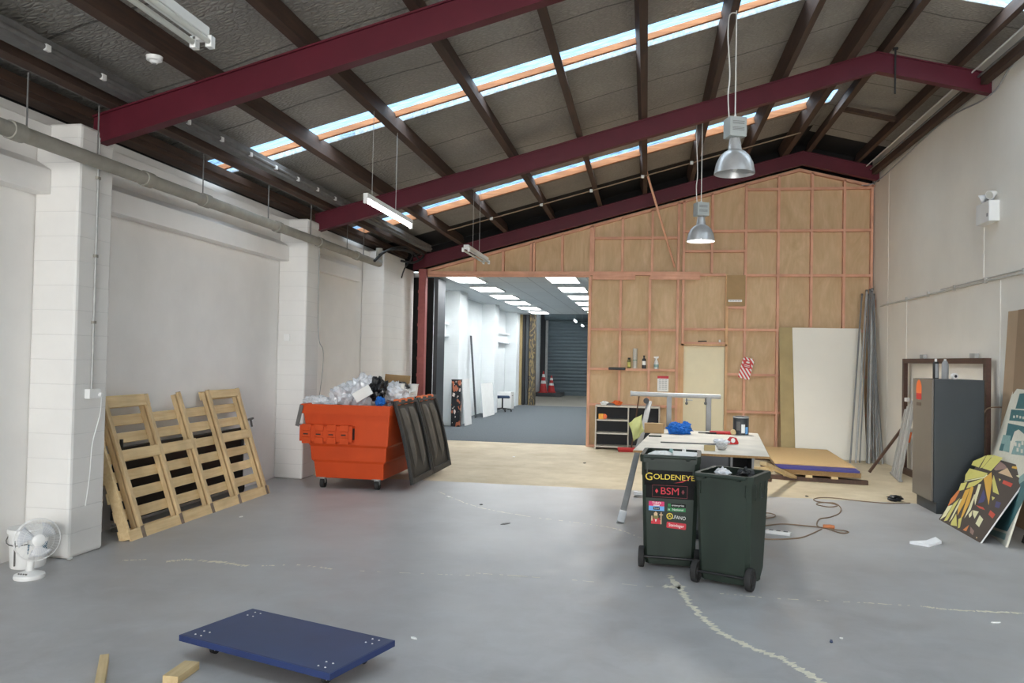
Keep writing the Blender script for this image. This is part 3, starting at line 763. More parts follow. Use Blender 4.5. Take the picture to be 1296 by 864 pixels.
# ---- desk fan and paint bucket at the left wall
fb = pz(37, 731)
fan = thing('desk_fan', 'small white desk fan standing on the floor at the left wall', 'fan', fb, 0)
b = MB(); b.lathe([(0, 0), (.10, 0), (.105, .012), (.10, .03), (.055, .045), (.032, .055), (0, .055)], n=32); b.build('base', 'white', fan, smooth=40)
b = MB()
for i in range(4): b = MB(); b.cyl((-.03+.02*i, -.062, .04), (-.03+.02*i, -.07, .045), .006, n=8); b.build('speed_button', 'dusty', fan)
b = MB(); b.cyl((0, 0, .05), (.03, -.01, .24), .028, .020); b.build('stem', 'white', fan, smooth=40)
fd = V((.80, -.60, .06)).normalized(); hc = V((.065, -.01, .285))
mF, _l = mat_between((0, 0, 0), fd)
def FP(x, y, z): return hc + (mF @ V((x, y, z)))
b = MB(); b.lathe([(0, -.13), (.035, -.13), (.05, -.11), (.05, -.05), (.03, -.04), (0, -.04)], hc, mF, 24); b.build('motor_housing', 'white', fan, smooth=40)
b = MB()
for k in range(3):
    a0 = k*2*PI/3
    def bl(u, v, a0=a0):
        rr = .03+.098*u; a = a0+(.15+1.25*v)*(.6+.4*u) ; return FP(rr*math.cos(a), rr*math.sin(a), -.02+.035*v)
    b.grid(bl, 6, 6)
MT['fan_blade'] = M('pale_grey_fan_blade', (206, 208, 212), .3, 0, .02)
b.build('blades', 'fan_blade', fan, smooth=60, solid=.002)
b = MB(); b.lathe([(0, .058), (.03, .056), (.044, .048), (.044, .04), (0, .04)], hc, mF, 24); b.build('hub', 'white', fan, smooth=40)
g = MB()
def ring(rr, z, t): g.tube([FP(rr*math.cos(a*PI/18), rr*math.sin(a*PI/18), z) for a in range(36)], t, 5, True)
ring(.152, 0, .0035); ring(.148, .010, .002); ring(.05, .05, .0015); ring(.1, .045, .0012); ring(.1, -.06, .0012)
for k in range(40):
    a = k*PI/20; ca, sa = math.cos(a), math.sin(a)
    g.tube([FP(r_*ca, r_*sa, z) for r_, z in ((.04, .05), (.10, .045), (.138, .022), (.152, 0))], .0009, 4)
    if k % 2 == 0: g.tube([FP(r_*ca, r_*sa, z) for r_, z in ((.04, -.06), (.10, -.06), (.138, -.03), (.152, 0))], .0009, 4)
g.build('guard', 'white', fan)

bk = thing('paint_bucket', 'white paint bucket with a blue label behind the desk fan', 'bucket', (-4.70, 5.45, 0), 0)
b = MB(); b.lathe([(0, 0), (.118, 0), (.122, .01), (.138, .285), (0, .285)], n=36); b.build('pail', 'white', bk, smooth=40)
b = MB(); b.lathe([(0, .30), (.13, .30), (.142, .298), (.146, .285), (.146, .265), (.138, .262)], n=36); b.build('lid', 'white', bk, smooth=40)
b = MB(); b.tube([(.148*math.cos(a), .148*math.sin(a)-.0, .245-.06*abs(math.sin((a-PI)))) for a in [PI*(.9+i*.1) for i in range(12)]], .004, 6); b.build('wire_handle', 'dusty', bk)
b = MB(); r1 = .1345
b.grid(lambda u, v: ((r1-.012*(1-v))*math.cos(-.9+1.3*u), (r1-.012*(1-v))*math.sin(-.9+1.3*u), .06+.13*v), 12, 2)
MT['label_blue'] = M('blue_label_print', (52, 100, 126), .5, 0, .4, 40); b.build('label', 'label_blue', bk, solid=.001)
b = MB(); b.box(-.003, .003, -.1415, -.13, .03, .22); b.build('seam_mark', 'dusty', bk)

# ---- navy dolly board on castors
q = [pz(228.3, 802.7, .12), pz(318, 769.5, .12), pz(498, 810, .12), pz(420, 852, .12)]
cen = sum(q, V())/4; ex = ((q[2]-q[1])+(q[3]-q[0])).normalized(); th = math.atan2(ex.y, ex.x)
dol = thing('dolly', 'navy blue rectangular dolly board on castors in the foreground', 'dolly', (cen.x, cen.y, 0), th)
b = MB(); b.box(-.53, .53, -.265, .265, .088, .12); b.build('deck', 'navy', dol, bevel=.004)
MT['navy_edge'] = M('worn_navy_edge', (38, 54, 100), .5, 0, .2)
b = MB()
for a, c, d, e in ((-.534, .534, -.269, -.263), (-.534, .534, .263, .269)): b.box(a, c, d, e, .086, .1185)
for a, c in ((-.534, -.528), (.528, .534)): b.box(a, c, -.263, .263, .086, .1185)
b.build('edge_band', 'navy_edge', dol)
for sx in (-1, 1):
    for sy in (-1, 1): caster((sx*.40, sy*.15, .088), .030, .024, .07, dol)
for sx in (-1, 1):
    for sy in (-1, 1):
        for ax in (-.022, .022):
            for ay in (-.03, .03):
                b = MB(); x, y = sx*.44+ax, sy*.19+ay; b.lathe([(0, .1235), (.003, .123), (.0055, .1205), (.0055, .119)], (x, y, 0), n=10); b.build('screw_head', 'white_metal', dol)

# ---- pine offcuts in front
def offcut(p, q, wd, h, label):
    p, q = V(p), V(q); d = q-p; b = MB(); m, L = mat_between(p, q)
    b.box(-wd/2, wd/2, -L/2, L/2, 0, h)
    o = b.build('timber_offcut', 'pine', bevel=.003); c = (p+q)/2; o.location = (c.x, c.y, .0005); o.rotation_euler = (0, 0, math.atan2(d.y, d.x)-PI/2)
    return tag(o, label, 'timber offcut', 'pine offcuts')
offcut(pz(124, 885), pz(132, 838), .045, .045, 'pine offcut at the bottom edge, the left one left of the blue dolly')
offcut(pz(215, 866), pz(243, 846), .085, .042, 'wide pine offcut just in front of the blue dolly corner')

# ---------------------------------------------------------------- wheelie bins
def wheelie(name, label, loc, rz, wd, dp, ht, wheel):
    t = thing(name, label, 'wheelie bin', loc, rz)
    w0, w1 = wd*.43, wd*.475; d0, d1 = dp*.38, dp*.46
    hb = ht-.075
    def sec(z, fx, fy, o=0, rr=.03):
        X, Y = fx, fy; out = []
        for sx, sy in ((-1, -1), (1, -1), (1, 1), (-1, 1)):
            for (ax, ay) in (((rr, 0), (0, rr)) if sx*sy < 0 else ((0, rr), (rr, 0))): out.append((sx*(X-ax), sy*(Y-ay)+o, z))
        return out
    b = MB()
    b.loft([sec(.025, w0*.93, d0*.9), sec(.10, w0, d0), sec(hb*.90, w0+(w1-w0)*.9, d0+(d1-d0)*.9), sec(hb*.905, w1-.004, d1-.004), sec(hb, w1, d1)], True, False)
    b.loft([sec(hb, w1-.012, d1-.012), sec(hb*.90, w0+(w1-w0)*.9-.012, d0+(d1-d0)*.9-.012), sec(.12, w0-.012, d0-.012)], False, True)
    body = b.build('body', 'bin', t, smooth=35)
    b = MB()
    b.loft([sec(hb-.005, w1, d1), sec(hb-.005, w1+.012, d1+.016), sec(ht-.035, w1+.016, d1+.02), sec(ht-.02, w1+.012, d1+.016), sec(ht-.02, w1-.02, d1-.018), sec(hb-.005, w1-.012, d1-.012)], False, False)
    b.build('rim', 'bin', t, smooth=35)
    b = MB()  # handle bar with brackets on the near (wheel) side
    for s in (-1, 1): b.bar((s*w1*.62, -d1-.01, ht-.045), (s*w1*.62, -d1-.06, ht-.03), .03, .03)
    b.cyl((-w1*.9, -d1-.055, ht-.028), (w1*.9, -d1-.055, ht-.028), .014); 
    b.build('handle', 'bin', t, smooth=40)
    b = MB()
    for s in (-.8, .8): b = MB(); b.box(s*w1-.004, s*w1+.004, -d1-.012, -d1+.01, hb-.10, hb); b.build('rib', 'bin', t)
    for s in (-.5, 0, .5):
        for sx in (-1, 1): b = MB(); b.box(sx*w1-.008, sx*w1+.008, s*d1-.004, s*d1+.004, hb-.13, hb); b.build('rib', 'bin', t)
    b = MB(); b.cyl((-wd*.47, -d0-.005, wheel), (wd*.47, -d0-.005, wheel), .011); b.build('axle', 'black', t, smooth=40)
    for s in (-1, 1):
        x = s*wd*.46; m = Euler((0, RX90, 0)).to_matrix().to_4x4()
        b = MB(); b.lathe([(0, -.012), (.03, -.02), (.035, -.012), (wheel*.72, -.01), (wheel*.78, -.022), (wheel*.96, -.022), (wheel, -.012), (wheel, .012), (wheel*.96, .022), (wheel*.78, .022), (wheel*.72, .01), (.035, .012), (.03, .02), (0, .012)], (x, -d0-.005, wheel), m, 28)
        b.build('wheel', 'rubber', t, smooth=40)
    b = MB(); b.box(-w0*.9, w0*.9, d0*.5, d0*.85, 0, .03); b.build('foot', 'bin', t)
    def face(x, z):   # point on the near face
        k = (z-.10)/(hb-.10); return V((x, -(d0+(d1-d0)*k)-.002, z))
    sl = math.atan2((d1-d0), hb-.10)
    def fm(x, z, off=0): p = face(x, z)-V((0, off, 0)); return up_m(p, RX90+sl, 0, 0)
    return t, fm, (w1, d1, hb, ht)
rzL = math.radians(-4)
bl = V((.205, 6.565, 0)); nrm = V((-math.sin(rzL), math.cos(rzL), 0))
t, fm, dm = wheelie('wheelie_bin', 'dark green wheelie bin plastered with stickers, yellow lettering at the top', bl+nrm*.24, rzL, .48, .55, .94, .085)
def sticker(x, z, wd, h, mat, label=None, rot=0, rnd_=0):
    b = MB()
    if rnd_:
        pts = []
        for cx, cy, a0 in ((wd/2-rnd_, h/2-rnd_, 0), (-wd/2+rnd_, h/2-rnd_, 90), (-wd/2+rnd_, -h/2+rnd_, 180), (wd/2-rnd_, -h/2+rnd_, 270)):
            for a in (0, 30, 60, 90): q = math.radians(a0+a); pts.append((cx+rnd_*math.cos(q), cy+rnd_*math.sin(q), 0))
    else: pts = [(-wd/2, -h/2, 0), (wd/2, -h/2, 0), (wd/2, h/2, 0), (-wd/2, h/2, 0)]
    m = fm(x, z) @ Matrix.Rotation(rot, 4, 'Z')
    b.prism([m @ V(p) for p in pts], m.to_3x3() @ V((0, 0, .0012)))
    o = b.build('sticker', mat, t)
    return tag(o, label)
def stext(par, body, x, z, size, mat, sx=1, rot=0): return lettering('lettering', body, size, fm(x, z, .0016) @ Matrix.Rotation(rot, 4, 'Z'), mat, par, .0004, sx)
def spoly(par, name, pts, x, z, mat, off=.0016):
    m = fm(x, z, off); b = MB(); b.prism([m @ V((p[0], p[1], 0)) for p in pts], m.to_3x3() @ V((0, 0, .0006))); return b.build(name, mat, par)
MT['st_black'] = M('black_sticker', (12, 12, 12), .6, 0, .05, spec=.2)
s1 = sticker(.0, .735, .41, .125, 'st_black', 'black sticker with yellow lettering')
stext(s1, 'OLDENEYE', .032, .742, .060, 'yellow', 1.12); stext(s1, 'G', -.168, .740, .088, 'yellow', 1.0)
spoly(s1, 'red_swash', [(-.02, -.03), (.05, -.012), (.14, .03), (.05, -.02)], .05, .727, 'crimson', .002)
s2 = sticker(.0, .627, .385, .118, 'st_black', 'black sticker with red serif lettering in a red border')
MT['st_darkred'] = M('dark_red_print', (112, 24, 36), .4, 0, .03)
for a in (((-.14, .047), (.14, .047), (.14, .050), (-.14, .050)), ((-.14, -.05), (.14, -.05), (.14, -.047), (-.14, -.047)), ((-.14, -.05), (-.137, -.05), (-.137, .05), (-.14, .05)), ((.137, -.05), (.14, -.05), (.14, .05), (.137, .05))): spoly(s2, 'border', a, 0, .627, 'st_darkred')
o = stext(s2, 'BSM', 0, .627, .082, 'crimson', 1.05); 
m_ = o.modifiers.new('w', 'SOLIDIFY') if False else None
for sx in (-.105, .105): spoly(s2, 'diamond', [(-.012, 0), (0, -.02), (.012, 0), (0, .02)], sx, .627, 'crimson' if sx < 0 else 'st_darkred')
s3 = sticker(-.105, .522, .125, .038, 'pink', 'magenta sticker'); stext(s3, 'TiBO', -.105, .527, .026, 'paper', 1.3); spoly(s3, 'underline', [(-.025, -.016), (.025, -.016), (.025, -.010), (-.025, -.010)], -.105, .522, 'paper')
s4 = sticker(-.105, .484, .125, .037, 'sky', 'pale blue sticker'); b4 = spoly(s4, 'dark_box', [(-.026, -.011), (.026, -.011), (.026, .011), (-.026, .011)], -.105, .484, 'st_black'); stext(s4, 'Kranos', -.105, .484, .014, 'paper', 1.0).location.y -= .001
s5 = sticker(.055, .517, .145, .026, 'st_black', 'black sticker with a green square'); spoly(s5, 'green_mark', [(-.07, -.012), (-.045, -.012), (-.045, .012), (-.07, .012)], .055, .517, 'green'); stext(s5, 'enterprise', .066, .517, .022, 'paper', 1.1); stext(s5, 'e', -.003, .517, .024, 'paper', 1.1)
s6 = sticker(.055, .482, .145, .03, 'green', 'green sticker'); stext(s6, 'National', .066, .482, .026, 'paper', 1.0); stext(s6, 'n', -.004, .482, .026, 'paper', 1.2)
s7 = sticker(-.105, .405, .08, .004, 'crimson', 'figure sticker of a robed person beside a cross')
spoly(s7, 'robe', [(-.042, -.045), (.042, -.045), (.04, -.02), (.015, .0), (-.02, .0), (-.042, -.02)], -.105, .402, 'crimson')
spoly(s7, 'face', [(-.022, -.004), (.012, -.004), (.016, .018), (.004, .03), (-.016, .03), (-.026, .018)], -.105, .402, 'olive', .0022)
spoly(s7, 'mitre', [(-.018, .022), (.008, .022), (.010, .042), (-.005, .056), (-.020, .042)], -.105, .402, 'tan', .0028)
spoly(s7, 'collar', [(-.012, -.008), (.004, -.008), (-.004, -.03)], -.105, .402, 'paper', .0022)
for a in (((.034, -.045), (.042, -.045), (.042, .052), (.034, .052)), ((.024, .028), (.053, .028), (.053, .036), (.024, .036))): spoly(s7, 'cross', a, -.105, .402, 'tan', .003)
spoly(s7, 'raised_hand', [(-.042, -.02), (-.03, -.02), (-.032, .02), (-.040, .02)], -.105, .402, 'tan', .003)
s8 = sticker(.055, .425, .15, .004, 'bin', 'yellow ring and white lettering'); stext(s8, 'LFANO', .075, .418, .040, 'paper', .85, -.10)
rg = MB(); m = fm(.002, .427, .0016); n_ = 24
for i in range(n_):
    a, c = 2*PI*i/n_, 2*PI*(i+1)/n_
    rg.prism([m @ V((r_*math.cos(q), r_*math.sin(q), 0)) for r_, q in ((.019, a), (.026, a), (.026, c), (.019, c))], m.to_3x3() @ V((0, 0, .0006)))
rg.build('ring', 'yellow', s8); stext(s8, 'A', .002, .427, .036, 'yellow')
s9 = sticker(.055, .352, .155, .05, 'crimson', 'red sticker with white lettering', -.06, .008); stext(s9, 'Steinlager', .055, .352, .034, 'paper', .92, -.06)
# litter in the bin
def inbin(name, label, cat, c, rad, seed, mat, amp=.45, fr=2.5, rot=0):
    b = MB(); b.blob((0, 0, 0), rad, seed, amp, fr, 3, rot); o = b.build(name, mat); o.location = c; return tag(o, label, cat)
cb = bl+nrm*.24
inbin('crumpled_paper', 'crumpled white paper at the left in the stickered bin', 'paper', cb+V((-.09, -.06, .895)), (.11, .09, .04), 21, 'paper')
b = MB(); b.rbox((0, 0, 0), (.20, .10, .008), (.3, .05, .1)); o = b.build('paper_sheet', 'paper'); o.location = cb+V((.11, -.09, .915)); tag(o, 'flat white sheet at the right in the stickered bin', 'paper')
b = MB(); b.prism([(-.02, 0, 0), (-.005, 0, .07), (.0, 0, .03), (.015, 0, .065), (.02, 0, .0)], (0, .01, 0)); o = b.build('torn_paper', 'paper'); o.location = cb+V((.10, -.02, .905)); tag(o, 'torn white paper strip standing up in the stickered bin', 'paper')
b = MB(); b.lathe([(0, 0), (.025, 0), (.03, .07), (.01, .10), (.0, .10)], n=14); o = b.build('bottle', 'teal2', smooth=40); o.location = cb+V((0, .08, .84)); tag(o, 'pale green plastic bottle top in the stickered bin', 'bottle')
inbin('rubbish_fill', 'dark rubbish packed inside the stickered bin', 'rubbish', cb+V((0, 0, .72)), (.17, .18, .12), 22, 'black_bag')
rzR = math.radians(-24)
br_ = V((.585, 6.15, 0)); nr = V((-math.sin(rzR), math.cos(rzR), 0))
t2, fm2, dm2 = wheelie('wheelie_bin', 'plain scuffed dark green wheelie bin in front of the stickered one', br_+nr*.22, rzR, .45, .52, .86, .085)
MT['scuff'] = M('pale_scuffs', (70, 84, 74), .8, 0, .2, 30)
cb2 = br_+nr*.22
inbin('rubbish_bag', 'dark rubbish bag bulging inside the plain bin', 'rubbish bag', cb2+V((.05, .02, .70)), (.15, .16, .12), 23, 'black_bag')
inbin('crumpled_foil', 'crumpled silver foil at the left in the plain bin', 'foil', cb2+V((-.08, -.02, .815)), (.06, .06, .05), 24, 'clear_bag', .5)
inbin('black_cable_coil', 'black scrap bundle at the right in the plain bin', 'scrap', cb2+V((.10, .0, .825)), (.07, .07, .045), 25, 'black', .5)

# ---------------------------------------------------------------- work table and what lies on it
ZT = .86
tA, tB, tC, tD = V((-.07, 7.42, 0)), V((1.13, 7.27, 0)), V((1.27, 9.66, 0)), V((.07, 9.8, 0))
tc = (tA+tB+tC+tD)/4; trz = math.atan2((tB-tA).y, (tB-tA).x)*.5 + (math.atan2((tC-tB).y, (tC-tB).x)-PI/2)*.5
tab = thing('work_table', 'large work table with a pale chipboard top on dark cabinets, behind the bins', 'table', (tc.x, tc.y, 0), trz)
MT['table_top'] = M('worn_pale_tabletop', (212, 204, 190), .6, 0, .14, 5)
b = MB(); b.box(-.6, .6, -1.2, 1.2, ZT-.022, ZT); b.build('table_top', 'table_top', tab, bevel=.002)
b = MB(); b.box(-.602, .602, -1.203, -1.199, ZT-.022, ZT-.002); b.box(.599, .603, -1.2, 1.2, ZT-.022, ZT-.002); b.build('edge_band', 'chip_edge', tab)
b = MB(); b.box(-.5, .27, -.85, .5, .06, ZT-.022); b.box(-.46, .24, -.8, .45, 0, .06); b.build('cabinet', 'dark_grey', tab, bevel=.003)
MT['grey_lam'] = M('grey_laminate', (146, 148, 150), .5, 0, .04)
b = MB()
for x in (.27, .46): b.box(x, x+.02, -.9, .4, 0, ZT-.022)
b.box(.29, .46, .38, .40, 0, ZT-.022); b.box(.29, .46, -.9, .38, .06, .08); b.build('side_cabinet', 'grey_lam', tab)
b = MB(); b.box(.29, .46, .36, .38, .08, ZT-.022); b.build('back_panel', 'black', tab)
MT['cab_face'] = M('mid_grey_cabinet_front', (104, 106, 110), .5, 0, .04)
b = MB(); b.box(-.49, .25, -.87, -.85, .1, ZT-.03); b.build('cabinet_door', 'cab_face', tab, bevel=.002)
b = MB(); b.bar((.5, .3, .02), (.5, .3, ZT-.022), .05, .05); b.build('leg', 'pine', tab)
b = MB(); b.bar((-.53, .9, 0), (-.53, .9, ZT-.022), .05, .05); b.build('leg', 'pine', tab)
b = MB(); b.bar((.5, 1.0, 0), (.5, 1.0, ZT-.022), .05, .05); b.build('leg', 'pine', tab)
def onT(px, py): p = pz(px, py, ZT); return V((p.x, p.y, ZT+.0005))
p = onT(860, 549); b = MB(); b.blob((0, 0, .05), (.13, .11, .065), 31, .5, 2.4, 4); b.blob((-.05, .02, .08), (.07, .07, .06), 32, .6, 2.6, 3); b.blob((.075, .02, .08), (.06, .06, .055), 33, .6, 2.6, 3)
o = b.build('blue_rag', 'blue_cloth'); o.location = p; tag(o, 'crumpled bright blue cloth on the work table', 'cloth')
p = onT(828, 548); b = MB(); b.rbox((0, 0, .055), (.22, .12, .11), (0, 0, .0)); o = b.build('timber_block', 'carton', bevel=.003); o.location = p+V((0, .05, 0)); o.rotation_euler.z = -.05; tag(o, 'brown box-like timber block at the far left of the table', 'block')
p = onT(829, 552.5); b = MB(); b.rbox((0, 0, .008), (.14, .035, .015), (0, 0, .1)); o = b.build('chisel', 'rubber', bevel=.003); o.location = p; tag(o, 'flat black tool lying before the timber block on the table', 'tool')
p = onT(895, 549); t = thing('pliers', 'pair of dark pliers beside the blue cloth on the table', 'pliers', p, .1)
b = MB(); b.bar((-.02, 0, .012), (-.1, .01, .012), .02, .015); b.build('jaws', 'dusty', t, bevel=.003)
for s in (-1, 1):
    b = MB(); b.tube([(-.02, 0, .012), (.04, s*.025, .012), (.1, s*.02, .012)], .009, 8); b.build('grip', 'rubber', t)
p = onT(913, 549.5); t = thing('hammer', 'red handled hammer lying near the paint tin on the table', 'hammer', p, -.06)
b = MB(); b.cyl((-.13, 0, .02), (.11, 0, .02), .019, n=12); b.build('handle', 'red', t, smooth=40)
b = MB(); b.cyl((.13, -.04, .03), (.13, .05, .03), .03, n=16); b.cyl((.13, .05, .03), (.13, .075, .03), .02); b.build('head', 'pine', t, smooth=40)
p = onT(937.5, 549.5); t = thing('paint_tin', 'black paint tin with a white label at the far corner of the table', 'paint tin', p, .2)
b = MB(); b.lathe([(0, 0), (.088, 0), (.09, .006), (.088, .012), (.088, .19), (.09, .197), (.086, .203), (.076, .203), (.074, .195), (0, .195)], n=32); b.build('can', 'dark_grey', t, smooth=40)
b = MB(); b.lathe([(.0895, .19), (.091, .197), (.088, .204), (.076, .204)], n=32); b.build('rim', 'galv', t, smooth=40)
def cyl_label(x0, x1, z0, z1, mat, r_=.0888):
    b = MB(); b.grid(lambda u, v: (r_*math.sin(x0+(x1-x0)*u), -r_*math.cos(x0+(x1-x0)*u), z0+(z1-z0)*v), 8, 1); b.build('label', mat, t, solid=.0006)
cyl_label(-.25, .22, .02, .12, 'paper'); cyl_label(.3, .75, .01, .09, 'sky'); cyl_label(-.9, -.4, .05, .15, 'dusty')
b = MB(); b.tube([(.09*math.cos(a), -.02, .2+.05*math.sin(a)*.3) for a in [PI*i/10 for i in range(11)]], .002, 6); b.build('wire_handle', 'galv', t)
p = onT(927, 562); t = thing('tape_dispenser', 'small red tape dispenser on the right of the table', 'tape dispenser', p, .5)
b = MB(); b.prism([(-.06, -.02, 0), (.06, -.02, 0), (.06, -.02, .02), (.035, -.02, .065), (-.02, -.02, .075), (-.055, -.02, .04)], (0, .04, 0)); b.build('body', 'red', t, bevel=.004)
b = MB(); b.cyl((-.01, -.026, .04), (-.01, .026, .04), .024, n=16); b.build('roll', 'paper', t, smooth=40)
p = onT(913, 569); b = MB(); b.blob((0, 0, .035), (.05, .05, .04), 36, .3, 2.4, 3); o = b.build('foil_ball', 'galv'); o.location = p; tag(o, 'crumpled silver foil ball near the front of the table', 'foil')
p = onT(913, 563); b = MB(); b.blob((0, 0, .03), (.08, .05, .03), 37, .5, 2.4, 3); o = b.build('crumpled_film', 'clear_bag'); o.location = p; tag(o, 'crumpled grey film behind the foil ball on the table', 'plastic film')
p = onT(898, 570); b = MB(); b.box(-.05, .05, -.02, .02, 0, .05); o = b.build('timber_offcut', 'mdf_green', bevel=.002); o.location = p; tag(o, 'small square wood offcut at the front edge of the table', 'timber offcut')
p = onT(872, 561.5); b = MB(); b.box(-.28, .28, -.006, .006, 0, .012); o = b.build('metal_strip', 'dusty'); o.location = p; o.rotation_euler.z = -.03; tag(o, 'long thin dark strip lying across the table', 'strip')
p = onT(912, 557); b = MB(); b.box(-.06, .06, -.012, .012, 0, .008); o = b.build('knife', 'steel_grey', bevel=.002); o.location = p; o.rotation_euler.z = .25; tag(o, 'small grey knife lying in the middle of the table', 'knife')

# ---------------------------------------------------------------- aluminium trestle at the far left of the table
YT = 9.92
ta, tb = pY(800, 498, YT), pY(912, 502, YT)
tres = thing('folding_trestle', 'grey folding metal trestle with a round top rail behind the table', 'trestle', ((ta.x+tb.x)/2, YT, 0))
b = MB(); b.cyl(ta, tb, .028, n=16); b.cyl(ta-V((.02, 0, 0)), ta, .034, n=16); b.build('top_rail', 'galv', tres, world=True, smooth=40)
for px in (847, 897):
    q = pY(px, 505, YT); b = MB(); b.box(q.x-.03, q.x+.03, YT-.025, YT+.025, .03, q.z+.04); b.build('upright', 'steel_grey', tres, world=True, bevel=.004)
q = pY(803, 632, 9.7); b = MB(); b.cyl((q.x, YT, .04), (.75, YT, .04), .03); b.cyl((q.x-.01, YT, .04), (q.x+.03, YT, .04), .04); b.build('floor_rail', 'alu', tres, world=True, smooth=40)
f0 = pz(785, 662); f1 = pY(822, 508, YT); f1.y -= .06
b = MB(); b.bar(f0+V((0, 0, .0)), f1, .065, .04, V((0, 1, 0))); b.build('leg', 'steel_grey', tres, world=True, bevel=.006)
dd = (f1-f0).normalized()
b = MB(); b.bar(f0-dd*.0, f0+dd*.16, .08, .055, V((0, 1, 0))); b.build('foot_sleeve', 'alu', tres, world=True, bevel=.006)
q = pY(818, 507, YT-.12); b = MB(); b.cyl(q+V((0, -.03, 0)), q+V((0, .03, 0)), .035); b.build('pivot_knob', 'black', tres, world=True, smooth=40)
for px in (869, 893):
    q = pY(px, 509, YT-.05); b = MB(); b.cyl(q, q+V((0, 0, .05)), .008); b.lathe([(0, -.02), (.018, -.01), (.018, .01), (0, .02)], q-V((0, 0, .012)), n=12); b.build('hook', 'dusty', tres, world=True, smooth=40)
# yellow-green cloth hanging on the trestle leg
def cl(u, v):
    pts = [pY(795, 535, 9.3), pY(812, 524, 9.45), pY(803, 558, 9.2), pY(815, 545, 9.3)]
    p = pts[0]*(1-u)*(1-v)+pts[1]*u*(1-v)+pts[2]*(1-u)*v+pts[3]*u*v
    return p+V((.01*math.sin(9*u+4*v), -.05+.02*math.sin(7*v+3*u), 0))
o = MB().grid(cl, 14, 16).build('hanging_cloth', 'hivis', None, origin=pY(805, 540, 9.3), smooth=80, solid=.004); tag(o, 'pale yellow-green cloth hanging from the trestle leg', 'cloth')
# broom leaning by the shelf
bt, bb = pY(809, 500, 14.3), pz(799, 572)
br = thing('broom', 'long-handled broom with a red head leaning by the shelf unit', 'broom', (bb.x, bb.y, 0))
b = MB(); b.cyl(bb+V((0, 0, .07)), bt, .012, n=10); b.build('stick', 'brown_wood', br, world=True, smooth=40)
b = MB(); b.rbox(bb+V((-.06, 0, .06)), (.38, .09, .05), (0, 0, .1)); b.build('head', 'red', br, world=True, bevel=.01)
MT['bristle'] = M('red_bristles', (150, 44, 40), .9, 0, .3, 60)
b = MB(); b.rbox(bb+V((-.06, 0, .02)), (.36, .075, .04), (0, 0, .1)); b.build('bristles', 'bristle', br, world=True)

# ---------------------------------------------------------------- shelf unit at the back wall
xs0, xs1 = pY(753, 540, 15.06).x, pY(835, 540, 15.06).x; xm = xs0+.61; ys0, ys1, hs = 15.05, 15.385, .83
MT['pale_lam'] = M('pale_grey_laminate', (196, 190, 178), .5, 0, .04)
MT['shelf_back'] = M('charcoal_back_panel', (44, 46, 50), .7, 0, .06)
sh = thing('shelf_unit', 'low grey shelf unit with dark insides against the plywood wall', 'shelf unit', (xs0, ys0, 0))
for x in (xs0, xm, xs1-.022):
    b = MB(); b.box(x, x+.022, ys0, ys1, 0, hs-.03); b.build('side_panel', 'pale_lam', sh, world=True, bevel=.002)
b = MB(); b.box(xs0, xs1, ys0-.005, ys1, hs-.03, hs); b.build('top', 'pale_lam', sh, world=True, bevel=.003)
for z in (.04, .29, .54):
    b = MB(); b.box(xs0+.022, xm, ys0+.005, ys1, z, z+.025); b.build('shelf', 'pale_lam', sh, world=True)
b = MB(); b.box(xm+.022, xs1-.022, ys0+.005, ys1, .04, .065); b.build('shelf', 'pale_lam', sh, world=True)
b = MB(); b.box(xs0+.022, xs1-.022, ys1-.012, ys1-.004, .06, hs-.03); b.build('back_panel', 'shelf_back', sh, world=True)
def small(name, label, cat, mb, mat, loc, rz=0, smooth=None, bevel=0, group=None):
    o = mb.build(name, mat, smooth=smooth, bevel=bevel); o.location = loc; o.rotation_euler.z = rz; return tag(o, label, cat, group)
t = thing('tape_roll', 'bright amber tape roll in the top left shelf', 'tape roll', (xs0+.13, ys0+.1, .5655))
b = MB(); b.box(-.07, .02, -.05, .05, 0, .10); b.build('core_box', 'amber', t, bevel=.006)
b = MB(); b.cyl((.04, -.03, .05), (.04, .03, .05), .05, n=24); b.build('roll', 'orange2', t, smooth=40)
def bl1(): return MB().blob((0, 0, .045), (.10, .08, .05), 41, .5, 2.4, 3)
small('orange_cloth', 'crumpled orange cloth on top of the shelf unit', 'cloth', bl1(), 'orange2', (xs0+.40, ys0+.15, hs))
small('crumpled_paper', 'crumpled white paper on top of the shelf unit, left of the orange cloth', 'paper', MB().blob((0, 0, .035), (.08, .07, .04), 42, .5, 2.4, 3), 'paper', (xs0+.17, ys0+.15, hs))
b = MB(); b.prism([(-.09, 0, 0), (.09, 0, 0), (.05, .06, .03), (-.06, .07, .04)], (0, .01, .008)); small('folded_sheet', 'grey-blue folded sheet lying between paper and orange cloth on the shelf unit', 'sheet', b, 'dusty', (xs0+.29, ys0+.05, hs))
b = MB(); b.prism([(0, 0, 0), (.3, 0, 0), (.34, 0, .12), (.3, 0, .2), (0, 0, .03)], (0, .2, 0)); small('grey_bundle', 'dark grey bundle lying in the right bay of the shelf unit', 'bundle', b, 'dusty', (xm+.18, ys0+.08, .0655), bevel=.01)

